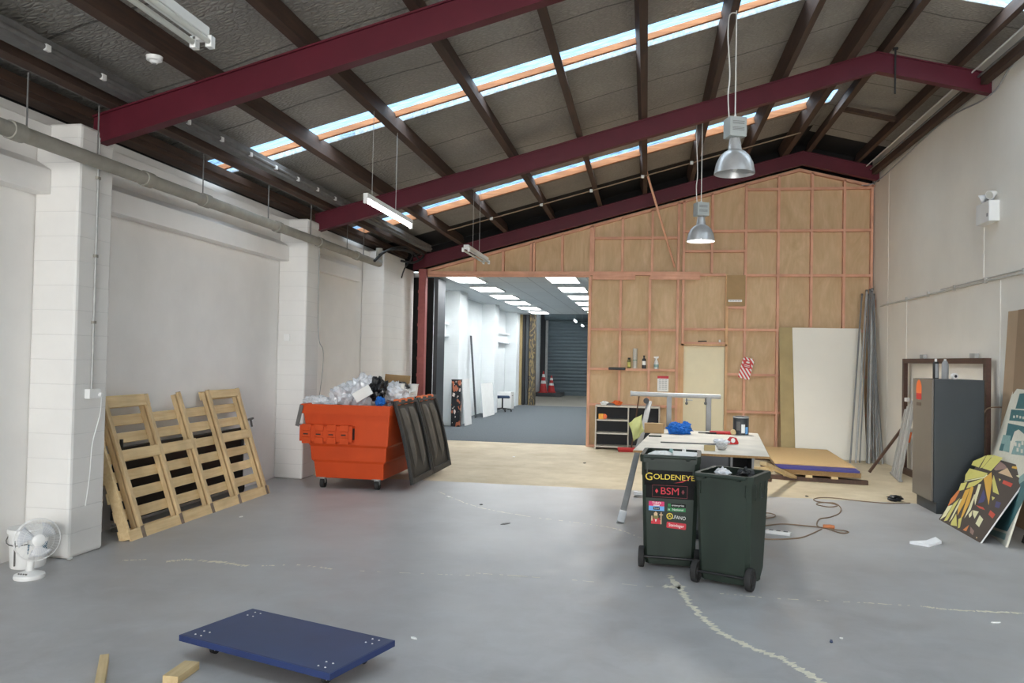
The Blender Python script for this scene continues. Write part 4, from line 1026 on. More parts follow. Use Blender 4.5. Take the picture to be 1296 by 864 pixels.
# ---------------------------------------------------------------- things standing on the noggings of the back wall
ZN = 1.5375
def onN(px): return V((pY(px, 466, YB+.04).x, YB+.04, ZN))
t = thing('spray_can', 'short green and yellow can on the wall nogging', 'can', onN(796))
b = MB(); b.lathe([(0, 0), (.03, 0), (.033, .005), (.033, .15), (.027, .165), (.02, .17), (0, .17)], n=20); b.build('can', 'olive', t, smooth=40)
b = MB(); b.lathe([(.0335, .03), (.0335, .12)], n=20); b.build('label', 'st_lemon', t, smooth=40)
b = MB(); b.lathe([(0, .17), (.024, .17), (.026, .20), (.02, .205), (0, .205)], n=16); b.build('cap', 'black', t, smooth=40)
t = thing('cardboard_tube', 'tall pale grey roll standing on the wall nogging', 'roll', onN(803.5))
b = MB(); b.lathe([(0, 0), (.043, 0), (.043, .385), (.034, .385), (.034, .36), (0, .36)], n=24); b.build('roll', 'pale_lam', t, smooth=40)
b = MB(); b.lathe([(.0436, .155), (.0436, .165)], n=24); b.build('band', 'green', t, smooth=40)
t = thing('bottle', 'dark squat bottle with a white label on the wall nogging', 'bottle', onN(815))
b = MB(); b.lathe([(0, 0), (.036, 0), (.038, .006), (.038, .17), (.03, .19), (.014, .2), (.014, .225), (0, .225)], n=20); b.build('bottle', 'dark_grey', t, smooth=40)
b = MB(); b.lathe([(.0386, .07), (.0386, .145)], n=20); b.build('label', 'paper', t, smooth=40)
b = MB(); b.cyl((0, 0, .226), (0, 0, .25), .017); b.build('cap', 'black', t, smooth=40)
t = thing('spray_bottle', 'white trigger spray bottle on the wall nogging', 'spray bottle', onN(830.5))
b = MB(); b.lathe([(0, 0), (.042, 0), (.045, .006), (.045, .10), (.034, .145), (.016, .175), (.014, .2), (0, .2)], n=20); b.build('bottle', 'white', t, smooth=40)
b = MB(); b.prism([(-.05, -.012, .215), (-.05, -.012, .235), (.045, -.012, .24), (.04, -.012, .2), (-.01, -.012, .2)], (0, .024, 0)); b.build('trigger_head', 'white', t, bevel=.003)
b = MB(); b.bar((-.02, 0, .20), (-.04, 0, .165), .006, .012); b.build('trigger', 'galv', t)
b = MB(); b.lathe([(.0455, .03), (.0455, .085)], n=20); b.build('label', 'teal2', t, smooth=40)
p = pY(781, 467, YB-.02); b = MB(); b.box(-.16, .16, -.06, .07, 0, .05); small('black_tray', 'flat black tray hung on the wall nogging', 'tray', b, 'black', (p.x, YB+.0-.075, ZN-.035), bevel=.008)
b = MB(); b.bar((-.08, 0, .012), (.08, .02, .018), .02, .03, V((0, 1, 0))); p = pY(889, 437, YB); small('dark_tool', 'small dark tool lying on the ledge above the cream door', 'tool', b, 'rubber', (p.x, YB+.02, 2.0655), bevel=.003)
b = MB(); b.cyl((0, 0, 0), (0, 0, .05), .02); p = pY(911, 437, YB); small('white_cup', 'tiny white cup on the ledge above the cream door', 'cup', b, 'white', (p.x, YB+.03, 2.0655), smooth=40)
# paper notice with a red head
p = pY(839, 485.5, YP-.004); t = thing('notice_sheet', 'paper notice with a red header pinned to the plywood', 'notice', (p.x, YP-.003, p.z))
b = MB(); b.box(-.105, .105, -.002, .001, -.15, .15); b.build('sheet', 'paper', t)
b = MB(); b.box(-.105, .105, -.004, -.002, .10, .15); b.build('header', 'crimson', t)
for sx in (-.055, .0, .055):
    for i in range(8): b = MB(); b.box(sx-.022, sx+.022, -.0035, -.002, .07-i*.025, .078-i*.025); b.build('text_line', 'grey_lam', t)
# red-white chevron tag sign on a stud
p = pY(944.5, 466, YB-.006); t = thing('safety_tag', 'red and white chevron safety tag hanging crooked on a stud', 'sign', (p.x, YB-.005, p.z)); t.rotation_euler = (0, math.radians(14), 0)
b = MB(); pts = [(-.105, 0, .16), (-.08, 0, .2), (.08, 0, .2), (.105, 0, .16), (.105, 0, -.2), (-.105, 0, -.2)]; b.prism(pts, (0, .003, 0)); b.build('plate', 'chevron', t)
b = MB(); b.box(-.075, .075, -.003, -.0005, .0, .15); b.build('red_panel', 'red', t)
for a_ in ((-.05, .05, .03, .04), (-.05, .05, .055, .065), (-.03, .03, .10, .13)): b = MB(); b.box(a_[0], a_[1], -.0042, -.003, a_[2], a_[3]); b.build('print', 'paper', t)
p = pY(930.5, 380.5, YB-.03); t = thing('exit_light', 'small white plate on the plywood patch above the door', 'sign', (p.x, YB-.013, p.z))
b = MB(); b.box(-.125, .125, -.02, 0, -.022, .022); b.build('case', 'white', t, bevel=.004)
for i in range(7): b = MB(); b.box(-.10+i*.03, -.085+i*.03, -.0212, -.02, -.006, .008); b.build('print', 'grey_lam', t)

# ---------------------------------------------------------------- boards leaning on the back wall
def lean(name, label, cat, x0, x1, yb, yt, L, mat, th=.016, z0=0., skew=0, edge=None):
    """board leaning away from us: foot at yb, head at yt"""
    h = math.sqrt(L*L-(yt-yb)**2); b = MB(); d = V((0, yt-yb, h)).normalized(); n = V((0, -d.z, d.y))
    pts = [(x0, yb, z0), (x1, yb, z0), (x1+skew, yt, z0+h), (x0+skew, yt, z0+h)]
    b.prism([V(p)+n*th for p in pts], -n*th)
    o = b.build(name, mat, None, origin=((x0+x1)/2, yb, z0), bevel=.002); return tag(o, label, cat)
xa, xb = pY(1003, 418, 15.3).x, pY(1090, 418, 15.3).x
lean('white_board', 'big white faced board leaning on the plywood wall', 'board', xa, xb+.0, 14.86, 15.33, 2.4, 'board_white', .018)
lean('mdf_board', 'greenish brown board half hidden behind the white board', 'board', xa-.235, xa+.7, 14.93, 15.355, 2.4, 'mdf_green', .018)

# ---------------------------------------------------------------- bundle of metal tubes in the right back corner
tubes = [(1076, 584, 1091, 372, .019, 'steel_grey'), (1083, 585, 1097, 367, .022, 'galv'), (1088, 586, 1099, 372, .014, 'steel_grey'), (1097, 586, 1101, 366, .019, 'steel_grey'), (1100, 587, 1104, 365, .026, 'galv'),
         (1106, 586, 1103.5, 368, .02, 'steel_grey'), (1104, 585, 1097, 400, .013, 'galv'), (1110, 587, 1110.5, 381, .024, 'alu'), (1112, 583, 1106, 372, .02, 'steel_grey'), (1117, 585, 1113, 440, .018, 'galv'), (1121, 587, 1112, 430, .015, 'steel_grey')]
names = ['leftmost grey steel tube of the bundle in the right corner', 'pale galvanised tube second from left in the corner bundle', 'thin grey tube just behind the second tube of the corner bundle', 'dark tube in the middle of the corner bundle, left of the tallest', 'tallest bright tube in the middle of the corner bundle', 'grey tube crossing behind the tallest one in the corner bundle', 'thin dark tube slanting across the corner bundle', 'aluminium tube with a copper coloured cap at the right of the corner bundle', 'grey tube behind the copper capped one in the corner', 'short dusty tube near the right end of the corner bundle', 'shortest, rightmost grey tube of the corner bundle']
for i, (ax, ay, bx, by, r_, mt) in enumerate(tubes):
    a = pz(ax, ay); a.y = 14.42+.035*(i % 4); a.x = pY(ax, ay, a.y).x
    a.x = min(a.x, 4.04); yy = 15.28-.03*(i % 3); c = pY(bx, by, yy)
    if c.x > 4.06: c.x = 4.06
    t = thing('metal_tube', names[i], 'tube', (a.x, a.y, 0), 0, 'metal tubes leaning in the corner')
    L_ = (c-a).length; dn = (c-a).normalized()
    b = MB(); r_ *= .8; b.cyl(a, c, r_, n=14, cap=False); b.cyl(c, a, r_*.8, n=14, cap=False); b.build('tube', mt, t, world=True, smooth=40)
    b = MB()
    if i == 7: b.cyl(c-dn*.12, c+dn*.02, r_*1.5, n=16)
    else: b.cyl(c-dn*.03, c+dn*.003, r_*1.12, n=14)
    b.build('end_cap', 'copper' if i == 7 else 'dusty', t, world=True, smooth=40)

# ---------------------------------------------------------------- sheet stack on the floor
def quad_slab(name, label, cat, pts, z, th, mat, edge=None):
    b = MB(); b.prism([V((p.x, p.y, z)) for p in pts], (0, 0, th)); c = sum([V((p.x, p.y, 0)) for p in pts], V())/len(pts)
    o = b.build(name, mat, None, origin=(c.x, c.y, z), bevel=.002); return tag(o, label, cat)
ca, cbb = V((1.93, 12.02, 0)), V((2.98, 11.86, 0)); dd = V((.05, 1, 0)).normalized()
def qd(u0, u1, v0, v1): 
    ex = (cbb-ca); return [ca+ex*u0+dd*v0, ca+ex*u1+dd*v0, ca+ex*u1+dd*v1, ca+ex*u0+dd*v1]
# bearers on the floor first
pl = thing('timber_bearers', 'dark timber base frame under the stack of sheets', 'pallet', (2.45, 12.4, 0))
for v in (.0, 1.2, 2.3):
    q = qd(-.14, 1.12, v, v+.09); b = MB(); b.prism([V((p.x, p.y, 0)) for p in q], (0, 0, .06)); b.build('bearer', 'brown_wood', pl, world=True, bevel=.003)
for u in (.05, .33, .65):
    q = qd(u, u+.09, -.06, 2.3); b = MB(); b.prism([V((p.x, p.y, .0605)) for p in q], (0, 0, .035)); b.build('crossbar', 'pine', pl, world=True, bevel=.003)
quad_slab('chipboard_sheet', 'thick chipboard sheet, lowest of the stack on the floor', 'board', qd(.06, 1.02, -.05, 2.2), .0965, .07, 'chip_edge')
quad_slab('blue_sheet', 'deep blue sheet sandwiched in the floor stack, showing at its front', 'board', qd(-.02, 1.0, -.08, 2.25), .168, .03, 'blue_deep')
quad_slab('chipboard_sheet', 'large bare chipboard sheet lying on top of the floor stack', 'board', qd(-.04, 1.0, .22, 2.58), .199, .016, 'chip')
def lumber(name, label, p, q, wx, wy, mat):
    b = MB(); b.bar(p, q, wx, wy); o = b.build(name, mat, None, origin=(V(p)+V(q))/2, bevel=.003); return tag(o, label, 'timber')
lumber('timber_length', 'pale timber length slanting from the table to the sheet stack', pz(1006, 607)+V((0, 0, .03)), pY(966, 586, 10.5), .09, .04, 'pine')
lumber('timber_length', 'timber length lying on the floor left of the sheet stack', V((1.32, 11.95, .035)), V((1.78, 11.75, .035)), .07, .06, 'brown_wood')
lumber('timber_length', 'raised pine batten running from the table legs to the stack', V((1.25, 12.15, .13)), V((1.86, 12.1, .13)), .05, .06, 'pine')
lumber('timber_length', 'pine block carrying the batten beside the sheet stack', V((1.35, 12.15, .0)), V((1.35, 12.15, .098)), .09, .09, 'pine')

# ---------------------------------------------------------------- right wall: frame, brown plank, ladder, cabinet
fr = thing('wooden_frame', 'very large dark brown wooden frame standing against the right wall', 'frame', (4.0, 11.75, 0))
y0, y1, hf = 10.22, 13.36, 1.80; t0, t1 = 3.99, 4.045
for q in ((y0, y0+.10, 0, hf), (y1-.10, y1, 0, hf)):
    b = MB(); b.box(t0, t1, q[0], q[1], q[2], q[3]); b.build('side_rail', 'frame_brown', fr, world=True, bevel=.003)
for z0, z1 in ((0, .10), (hf-.07, hf)):
    b = MB(); b.box(t0, t1, y0+.1, y1-.1, z0, z1); b.build('cross_rail', 'frame_brown', fr, world=True, bevel=.003)
for yy in (10.75, 12.6):
    b = MB(); b.box(4.03, 4.08, yy-.08, yy+.08, hf, hf+.06); b.build('bracket', 'galv', fr, world=True)
b = MB(); b.bar(pz(1100, 599)+V((0, 0, .02)), pX(1141, 543, 3.93), .05, .035); o = b.build('brown_plank', 'brown_wood', None, origin=pz(1100, 599), bevel=.003); tag(o, 'brown stained plank leaning on the big frame by the tubes', 'plank')
# aluminium ladder leaning on the frame behind the cabinet
la0, la1 = V((3.66, 12.35, 0)), V((3.80, 13.15, 0))
lad = thing('ladder', 'aluminium ladder sections leaning between the frame and the dark cabinet', 'ladder', ((la0.x+la1.x)/2, (la0.y+la1.y)/2, 0))
for i in range(5):
    f_ = i/4; a = la0.lerp(la1, f_); c = V((3.955, 12.62+.42*f_, 1.22-.05*i))
    b = MB(); b.bar(a+V((0, 0, .01)), c, .03, .06, V((0, 1, 0))); b.build('rail', 'alu' if i % 2 else 'galv', lad, world=True, bevel=.003)
b = MB(); b.bar(la0+V((0, -.08, .02)), la1+V((0, .05, .02)), .05, .03); b.build('foot_bar', 'galv', lad, world=True, bevel=.003)
b = MB(); b.rbox((3.90, 12.72, .62), (.05, .06, .16), (0, .2, 0)); b.build('bracket', 'orange2', lad, world=True, bevel=.004)
b = MB(); b.rbox((3.955, 13.0, 1.17), (.04, .12, .06)); b.build('bracket', 'white', lad, world=True, bevel=.004)
# tall dark cabinet with its taupe door to the left
cx0, cx1, cy0, cy1, ch = 3.27, 3.80, 9.78, 10.45, 1.54
cab = thing('tall_cabinet', 'tall dark grey cabinet with a taupe door and an orange sticker', 'cabinet', (cx0, cy0, 0))
MT['cab_side'] = M('charcoal_cabinet_side', (56, 62, 66), .4, 0, .05); MT['taupe'] = M('taupe_cabinet_door', (112, 106, 98), .35, 0, .04)
b = MB(); b.box(cx0, cx1, cy0, cy1, .13, ch); b.build('carcass', 'cab_side', cab, world=True, bevel=.003)
b = MB(); b.box(cx0+.03, cx1, cy0+.002, cy1-.01, 0, .13); b.build('plinth', 'cab_side', cab, world=True)
b = MB(); b.box(cx0-.022, cx0-.002, cy0+.012, cy1-.004, .14, ch-.002); dr_ = b.build('door', 'taupe', cab, world=True, bevel=.002)
MT['sticker_dim'] = M('dim_sticker', (92, 78, 70), .5, 0, .05)
b = MB(); pc = pX(1163, 493, cx0-.023)
e = [(0, .12*math.sin(a), .12*math.cos(a)) for a in [i*2*PI/20 for i in range(20)]]
b.prism([(cx0-.024, pc.y+q[1]*.8, pc.z+q[2]) for q in e], (.0015, 0, 0)); st = b.build('sticker', 'orange2', dr_, world=True)
b = MB(); b.box(cx0-.0245, cx0-.0225, pc.y-.09, pc.y+.09, pc.z-.115, pc.z-.04); b.build('sticker', 'red', dr_, world=True)
b = MB(); b.box(cx0-.0245, cx0-.0225, pc.y-.08, pc.y+.08, pc.z-.19, pc.z-.15); b.build('sticker', 'sticker_dim', dr_, world=True)
def onC(px, py): p = pz(px, py, ch); return V((p.x, p.y, ch+.0008))
t = thing('spray_can', 'dark spray can with a pale label on top of the tall cabinet', 'can', (3.45, 10.28, ch))
b = MB(); b.lathe([(0, 0), (.032, 0), (.033, .006), (.033, .19), (.026, .205), (0, .205)], n=20); b.build('can', 'black', t, smooth=40)
b = MB(); b.grid(lambda u, v: (.0337*math.sin(-.5+2.2*u), -.0337*math.cos(-.5+2.2*u), .01+.17*v), 10, 1); b.build('label', 'grey_lam', t, solid=.0005)
b = MB(); b.lathe([(0, .205), (.014, .205), (.014, .24), (0, .24)], n=12); b.build('nozzle', 'white', t, smooth=40)
t = thing('bottle', 'silver grey bottle on top of the tall cabinet', 'bottle', (3.51, 10.15, ch))
b = MB(); b.lathe([(0, 0), (.036, 0), (.038, .006), (.038, .17), (.03, .2), (.012, .225), (0, .225)], n=20); b.build('bottle', 'grey_lam', t, smooth=40)
b = MB(); b.cyl((0, 0, .222), (0, 0, .235), .014); b.build('cap', 'white', t, smooth=40)
t = thing('tape_roll', 'small white tape roll standing beside the bottle on the tall cabinet', 'tape roll', (3.57, 10.02, ch))
b = MB(); m = Euler((RX90, 0, .3)).to_matrix().to_4x4(); b.lathe([(.018, -.02), (.036, -.02), (.036, .02), (.018, .02), (.018, -.02)], (0, 0, .0365), m, 24); b.build('roll', 'white', t, smooth=40)
b = MB(); b.lathe([(.013, -.021), (.0175, -.021), (.0175, .021), (.013, .021), (.013, -.021)], (0, 0, .0365), m, 24); b.build('core', 'dark_grey', t, smooth=40)
b = MB(); b.tube(spline([V((3.802, 9.95, 1.0)), V((3.83, 9.92, 1.12)), V((3.90, 9.92, 1.22)), V((4.095, 9.95, 1.23))]), .008); o = b.build('hose', 'cable', None, origin=(3.9, 9.93, 1.1)); tag(o, 'tan hose arching from the cabinet to the wall conduit', 'hose')

# ---------------------------------------------------------------- pictures and boards leaning at the right wall
def lean_x(name, label, cat, y0, y1, xb0, xb1, dx, h, th, mat, zb=0):
    """panel leaning towards the right wall; foot line (xb0,y0)-(xb1,y1), y0 far, y1 near"""
    t = thing(name, label, cat, ((xb0+xb1)/2, (y0+y1)/2, zb))
    P = [V((xb0, y0, zb)), V((xb1, y1, zb)), V((xb1+dx, y1, h)), V((xb0+dx, y0, h))]
    n = (P[1]-P[0]).cross(P[3]-P[0]).normalized()
    if n.x > 0: n = -n
    b = MB(); b.prism([p-n*th for p in P], n*th); b.build('board', mat, t, world=True, bevel=.001)
    def poly(pts, mt, nm='print', off=.0008):
        q = [pP(x, y, P[0]+n*off, n) for x, y in pts]; bb = MB(); bb.prism(q, n*.0006); return bb, mt, nm
    return t, P, n
t, P, n = lean_x('mdf_sheet', 'tall brown mdf sheet leaning on the right wall behind the posters', 'board', 9.82, 8.9, 3.93, 3.93, .13, 2.33, .016, 'mdf')
b = MB(); q = pX(1291, 420, 3.9); b.prism([P[0].lerp(P[1], .3)+n*.001, P[1]+n*.001, P[2]+n*.001, P[3].lerp(P[2], .3)+n*.001], n*.012); MT['mdf2'] = M('darker_mdf', (150, 124, 98), .8, 0, .06, 4); b.build('facing', 'mdf2', t, world=True)
tp, P, n = lean_x('poster_board', 'large cream and teal architectural print leaning behind the stained glass print', 'poster', 9.58, 8.15, 3.60, 3.36, .42, 1.46, .018, 'cream')
def on(P, n, pts, off, th=.0006):
    q = [pP(x, y, P[0]+n*off, n) for x, y in pts]; b = MB(); b.prism(q, n*th); return b
def sc6(pts, ox, oy, s): return [(ox+x/s, oy+y/s) for x, y in pts]
TE = [('teal', [(150, 180), (215, 185), (215, 240), (140, 232)]), ('teal', [(190, 105), (215, 103), (215, 178), (170, 176)]), ('teal', [(135, 245), (215, 262), (215, 300), (185, 275), (165, 285), (150, 330), (120, 322)]),
      ('teal2', [(112, 300), (148, 305), (140, 385), (92, 372)]), ('teal', [(102, 342), (118, 345), (108, 378), (92, 374)]), ('teal2', [(170, 330), (215, 330), (215, 400), (150, 392)]),
      ('teal', [(150, 560), (215, 500), (215, 600), (130, 760), (70, 740)]), ('teal2', [(60, 750), (125, 770), (118, 800), (40, 770)]), ('teal2', [(190, 500), (215, 480), (215, 515), (180, 540)])]
for i, (mt, pts) in enumerate(TE): on(P, n, sc6(pts, 1240, 470, 3.756), .0008+.0003*i).build('print', mt, tp, world=True)
LT = [(163, 215), (178, 213), (193, 217), (207, 220)]
for x, y in LT: on(P, n, sc6([(x-4, y-6), (x+4, y-6), (x+4, y+6), (x-4, y+6)], 1240, 470, 3.756), .004).build('print', 'cream', tp, world=True)
for x, y in ((170, 345), (188, 350), (203, 340), (180, 372), (200, 378)): on(P, n, sc6([(x-5, y-9), (x+5, y-9), (x+5, y+9), (x-5, y+9)], 1240, 470, 3.756), .0042).build('print', 'cream', tp, world=True)
# stained glass print in front
sg, P, n = lean_x('stained_glass_print', 'board printed like stained glass in yellow, brown, red and blue leaning at the right', 'picture', 9.44, 8.28, 3.21, 3.19, .455, .725, .012, 'st_brown')
b = MB()
SGP = [('st_lemon', [(322, 145), (415, 105), (362, 190), (310, 172)]), ('st_lemon', [(425, 103), (470, 100), (395, 190), (375, 195)]), ('st_lemon', [(480, 102), (545, 122), (520, 150), (460, 215), (400, 195)]), ('st_lilac', [(530, 150), (565, 175), (580, 200), (500, 215), (485, 205)]),
       ('tan', [(585, 200), (625, 272), (520, 235)]), ('st_lemon', [(295, 205), (425, 240), (395, 265), (260, 290), (265, 250)]), ('st_pale', [(260, 296), (400, 268), (420, 250), (425, 256), (400, 276), (255, 303)]),
       ('st_lemon', [(395, 280), (380, 300), (330, 335), (270, 355), (290, 315)]), ('st_gold', [(405, 285), (460, 240), (465, 300), (440, 475), (425, 400)]), ('st_lemon', [(480, 260), (518, 400), (475, 380), (470, 300)]),
       ('st_lemon', [(225, 320), (270, 310), (245, 365), (205, 375)]), ('st_orange', [(200, 375), (212, 380), (175, 450), (125, 490), (145, 440)]), ('st_pale', [(120, 500), (155, 490), (105, 570), (65, 595)]), ('st_lemon', [(165, 480), (210, 440), (120, 600), (95, 605)]),
       ('st_gold', [(255, 380), (290, 365), (250, 470), (200, 560), (205, 500)]), ('st_gold', [(300, 350), (318, 360), (290, 470), (240, 570), (225, 580)]), ('st_pale', [(325, 410), (335, 415), (300, 520), (255, 580)]), ('st_pale', [(360, 330), (378, 330), (335, 480), (330, 420)]),
       ('st_lemon', [(150, 620), (185, 560), (190, 650), (145, 640)]), ('st_lemon', [(205, 600), (230, 585), (215, 660), (200, 665)]), ('st_pale', [(215, 450), (235, 440), (155, 590), (135, 610)]),
       ('st_gold', [(630, 185), (712, 190), (712, 212), (690, 212), (625, 198)]), ('st_red', [(560, 295), (625, 320), (610, 345), (550, 318)]), ('st_blue', [(400, 370), (415, 430), (400, 460), (360, 470)]), ('st_blue', [(500, 460), (535, 470), (520, 510), (490, 500)]),
       ('st_red', [(345, 490), (395, 505), (410, 525), (370, 512)]), ('st_red', [(455, 530), (490, 560), (470, 590), (440, 560)]), ('st_pale', [(320, 530), (360, 540), (330, 590), (318, 560)]), ('st_pale', [(370, 570), (395, 600), (365, 655), (340, 630)]), ('st_pale', [(285, 560), (312, 530), (305, 570), (290, 585)]),
       ('st_orange', [(240, 680), (285, 645), (265, 690)]), ('st_lilac', [(300, 660), (325, 690), (315, 720), (295, 700)]), ('st_lemon', [(520, 280), (535, 288), (525, 300)]), ('st_lemon', [(465, 420), (488, 430), (470, 450)]), ('st_pale', [(655, 258), (680, 252), (675, 272)]), ('tan', [(340, 735), (352, 738), (346, 750)])]
def fat(pts, k_=1.1):
    cx_, cy_ = sum(p[0] for p in pts)/len(pts), sum(p[1] for p in pts)/len(pts); return [(cx_+(x-cx_)*k_, cy_+(y-cy_)*k_) for x, y in pts]
for mt, pts in SGP: pts = fat(pts); on(P, n, sc6(pts, 1180, 560, 6.172), .0008).build('pane_print', mt, sg, world=True)
EDGE = MB(); d_ = (P[2]-P[1]); EDGE.prism([P[1]+n*.001-n*.013+V((0, -.002, 0)), P[1]+n*.001+V((0, -.002, 0)), P[2]+n*.001+V((0, -.002, 0)), P[2]-n*.012+V((0, -.002, 0))], (0, .0015, 0)); EDGE.build('white_edge', 'paper', sg, world=True)
# red, white and black tool case standing behind the poster
p = pz(1279, 692); t = thing('spirit_level', 'red and white level with a black end leaning behind the poster board', 'level', (3.62, 8.35, 0))
lv0, lv1 = V((3.60, 8.32, .0)), V((3.98, 8.45, 1.0)); dl = (lv1-lv0).normalized()
for a, c, mt, nm in ((.0, .08, 'black', 'end_cap'), (.08, .36, 'white_metal', 'body'), (.36, .62, 'red', 'grip'), (.62, 1.0, 'white_metal', 'body')):
    b = MB(); b.bar(lv0+dl*a+V((0, 0, .005)), lv0+dl*c+V((0, 0, .005)), .025, .075); b.build(nm, mt, t, world=True, bevel=.004)

# ---------------------------------------------------------------- floor: foam offcut, extension cord, scraps
pts = [pz(1151, 688), pz(1176, 692.5), pz(1192, 688), pz(1184, 682.5), pz(1172, 687)]
b = MB(); b.prism([V((p.x, p.y, 0)) for p in pts], (0, 0, .028)); o = b.build('foam_offcut', 'foam', None, origin=(pts[1].x, pts[1].y, 0), bevel=.004); tag(o, 'white bent foam offcut lying on the grey floor at the right', 'foam offcut')
path = [(1152, 637), (1120, 637), (1085, 634), (1060, 631), (1040, 630), (1030, 632), (1034, 635), (1050, 637), (1060, 640), (1050, 642), (1034, 639), (1038, 636.5), (1056, 637), (1064, 643), (1062, 650), (1050, 655), (1038, 657), (1034, 662), (1036, 667), (1050, 670), (1068, 672), (1074, 674), (1064, 675), (1045, 669), (1030, 667), (1000, 664), (983, 664), (960, 667), (925, 670)]
ec = thing('extension_cord', 'tan extension cord looping over the floor seam from the cabinet to the bins', 'cord', pz(1036, 660))
b = MB(); b.tube(spline([pz(x, y)+V((0, 0, .006)) for x, y in path], 6), .0065, 6); b.build('cable', 'cable', ec, world=True, smooth=60)
b = MB(); b.tube(spline([pz(x, y)+V((0, 0, .006)) for x, y in [(1040, 670), (1020, 679), (1005, 682), (975, 683), (955, 681), (930, 676)]], 6), .0065, 6); b.build('cable', 'cable', ec, world=True, smooth=60)
b = MB(); b.tube(spline([pz(x, y)+V((0, 0, .005)) for x, y in [(940, 658), (962, 656.5), (978, 655), (981, 652), (972, 649.5), (962, 651), (970, 654)]], 6), .0055, 6); b.build('cable', 'cable', ec, world=True, smooth=60)
p = pz(1047, 669); b = MB(); b.cyl(p+V((-.04, .01, .022)), p+V((.02, 0, .022)), .02, .024, 12); b.cyl(p+V((.02, 0, .022)), p+V((.07, -.01, .022)), .026, .018, 12); b.build('plug', 'copper', ec, world=True, smooth=40)
p = pz(985, 676); t = thing('power_board', 'white power board with a short lead on the floor beside the bins', 'power board', p, -.4)
b = MB(); b.box(-.12, .12, -.03, .03, 0, .035); b.build('case', 'white', t, bevel=.006)
for i in range(3): b = MB(); b.box(-.09+.07*i, -.05+.07*i, -.015, .015, .035, .0365); b.build('outlet', 'black', t)
p = pz(1133, 634); b = MB(); b.blob((0, 0, .035), (.09, .06, .04), 51, .4, 2.4, 3); o = b.build('black_glove', 'black_bag'); o.location = p; tag(o, 'crumpled black glove on the floor by the tall cabinet', 'glove')
def scrap(px, py, w_, h_, mat, label, seed):
    r = random.Random(seed); p = pz(px, py); pts = []
    for i in range(6): a = i*PI/3+r.uniform(-.3, .3); pts.append((w_*math.cos(a)*r.uniform(.6, 1), h_*math.sin(a)*r.uniform(.6, 1), .0008))
    b = MB(); b.prism(pts, (0, 0, .006)); o = b.build('scrap', mat); o.location = p; o.rotation_euler.z = r.uniform(0, 3); tag(o, label, 'scrap', 'scraps on the floor')
scrap(524, 808, .03, .015, 'paper', 'white scrap on the floor right of the blue dolly', 1)
scrap(1052, 812, .03, .012, 'navy', 'small dark blue scrap on the floor at the lower right', 2)
scrap(305, 654, .035, .02, 'paper', 'white scrap on the floor in front of the pallet', 3)
scrap(609, 638.5, .03, .03, 'black', 'black scrap on the grey floor near the painted seam', 4)
scrap(640, 663, .07, .025, 'dusty', 'dark scrap in the middle of the grey floor', 5)
scrap(568, 629, .05, .03, 'paper', 'pale scrap on the crack right of the skip', 6)
scrap(650, 578, .05, .03, 'paper', 'white scrap on the beige floor before the opening', 7)
scrap(740, 586, .05, .03, 'rubber', 'dark scrap on the beige floor left of the trestle', 8)
scrap(1021, 628, .06, .025, 'rubber', 'dark scrap on the seam below the sheet stack', 9)
scrap(1065, 808, .015, .01, 'paper', 'tiny white scrap near the dark blue scrap', 10)
scrap(88, 707, .06, .02, 'paper', 'white plaster flake at the foot of the left pillar', 11)
scrap(1260, 788, .04, .012, 'paper', 'white scrap at the right edge of the floor', 12)

# ---------------------------------------------------------------- lamps
def highbay(label, loc, lit, topz):
    t = thing('high_bay_lamp', label, 'lamp', loc, .35)
    b = MB(); prof = [(.190, 0), (.186, .03), (.172, .10), (.140, .165), (.10, .205), (.066, .225)]
    b.lathe(prof+[(r_-.004, z) for r_, z in reversed(prof)]+[(.190, 0)], n=40); b.build('reflector', 'alu', t, smooth=50)
    b = MB(); b.lathe([(.066, .222), (.050, .33), (.046, .34), (0, .34)], n=28)
    b.build('neck', 'alu', t, smooth=40)
    for k in range(4): b = MB(); a = k*PI/2+.4; b.bar((.056*math.cos(a), .056*math.sin(a), .27), (.05*math.cos(a), .05*math.sin(a), .35), .012, .004); b.build('spring_clip', 'galv', t)
    MT.setdefault('ballast', M('grey_ballast_box', (172, 178, 176), .5, 0, .05))
    b = MB(); b.box(-.085, .085, -.075, .075, .345, .53); bo = b.build('ballast_box', 'ballast', t, bevel=.006)
    for s in range(2):
        for i in range(3): b = MB(); b.box(-.06, .06, -.0762, -.075, .40+s*.06+i*.012, .404+s*.06+i*.012); b.build('vent_slot', 'dusty', bo); b = MB(); b.box(.0848, .0862, -.05, .05, .40+s*.06+i*.012, .404+s*.06+i*.012); b.build('vent_slot', 'dusty', bo)
    b = MB(); b.cyl((.0, 0, .53), (0, 0, topz-loc[2]), .006, n=8); b.lathe([(0, .53), (.016, .53), (.012, .56), (0, .56)], n=12); b.build('suspension_wire', 'white_metal', t)
    h = topz-loc[2]
    b = MB(); b.tube(spline([V((-.06, 0, .50)), V((-.075, 0, .75)), V((-.06, .0, .95)), V((-.085, 0, h-.25)), V((-.07, 0, h-.05)), V((0, 0, h-.02))], 8), .006, 6); b.build('power_cord', 'white_metal', t)
    b = MB(); b.blob((0, 0, .11), (.045, .045, .09), 3, 0, 1, 3); b.build('bulb', 'bulb' if lit else 'white', t, smooth=80)
    if lit:
        l = bpy.data.lights.new('high_bay_light', 'SPOT'); l.energy = lit; l.spot_size = math.radians(150); l.spot_blend = .6; l.shadow_soft_size = .25; l.color = (1, .96, .88)
        o = bpy.data.objects.new('high_bay_light', l); C.objects.link(o); o.location = V(loc)+V((0, 0, .03))
    return t
def pur_under(x): return under(x)+.25
highbay('nearer high bay lamp with a dull aluminium bell hanging from the roof', (.80, 7.75, 3.485), 0, pur_under(.72))
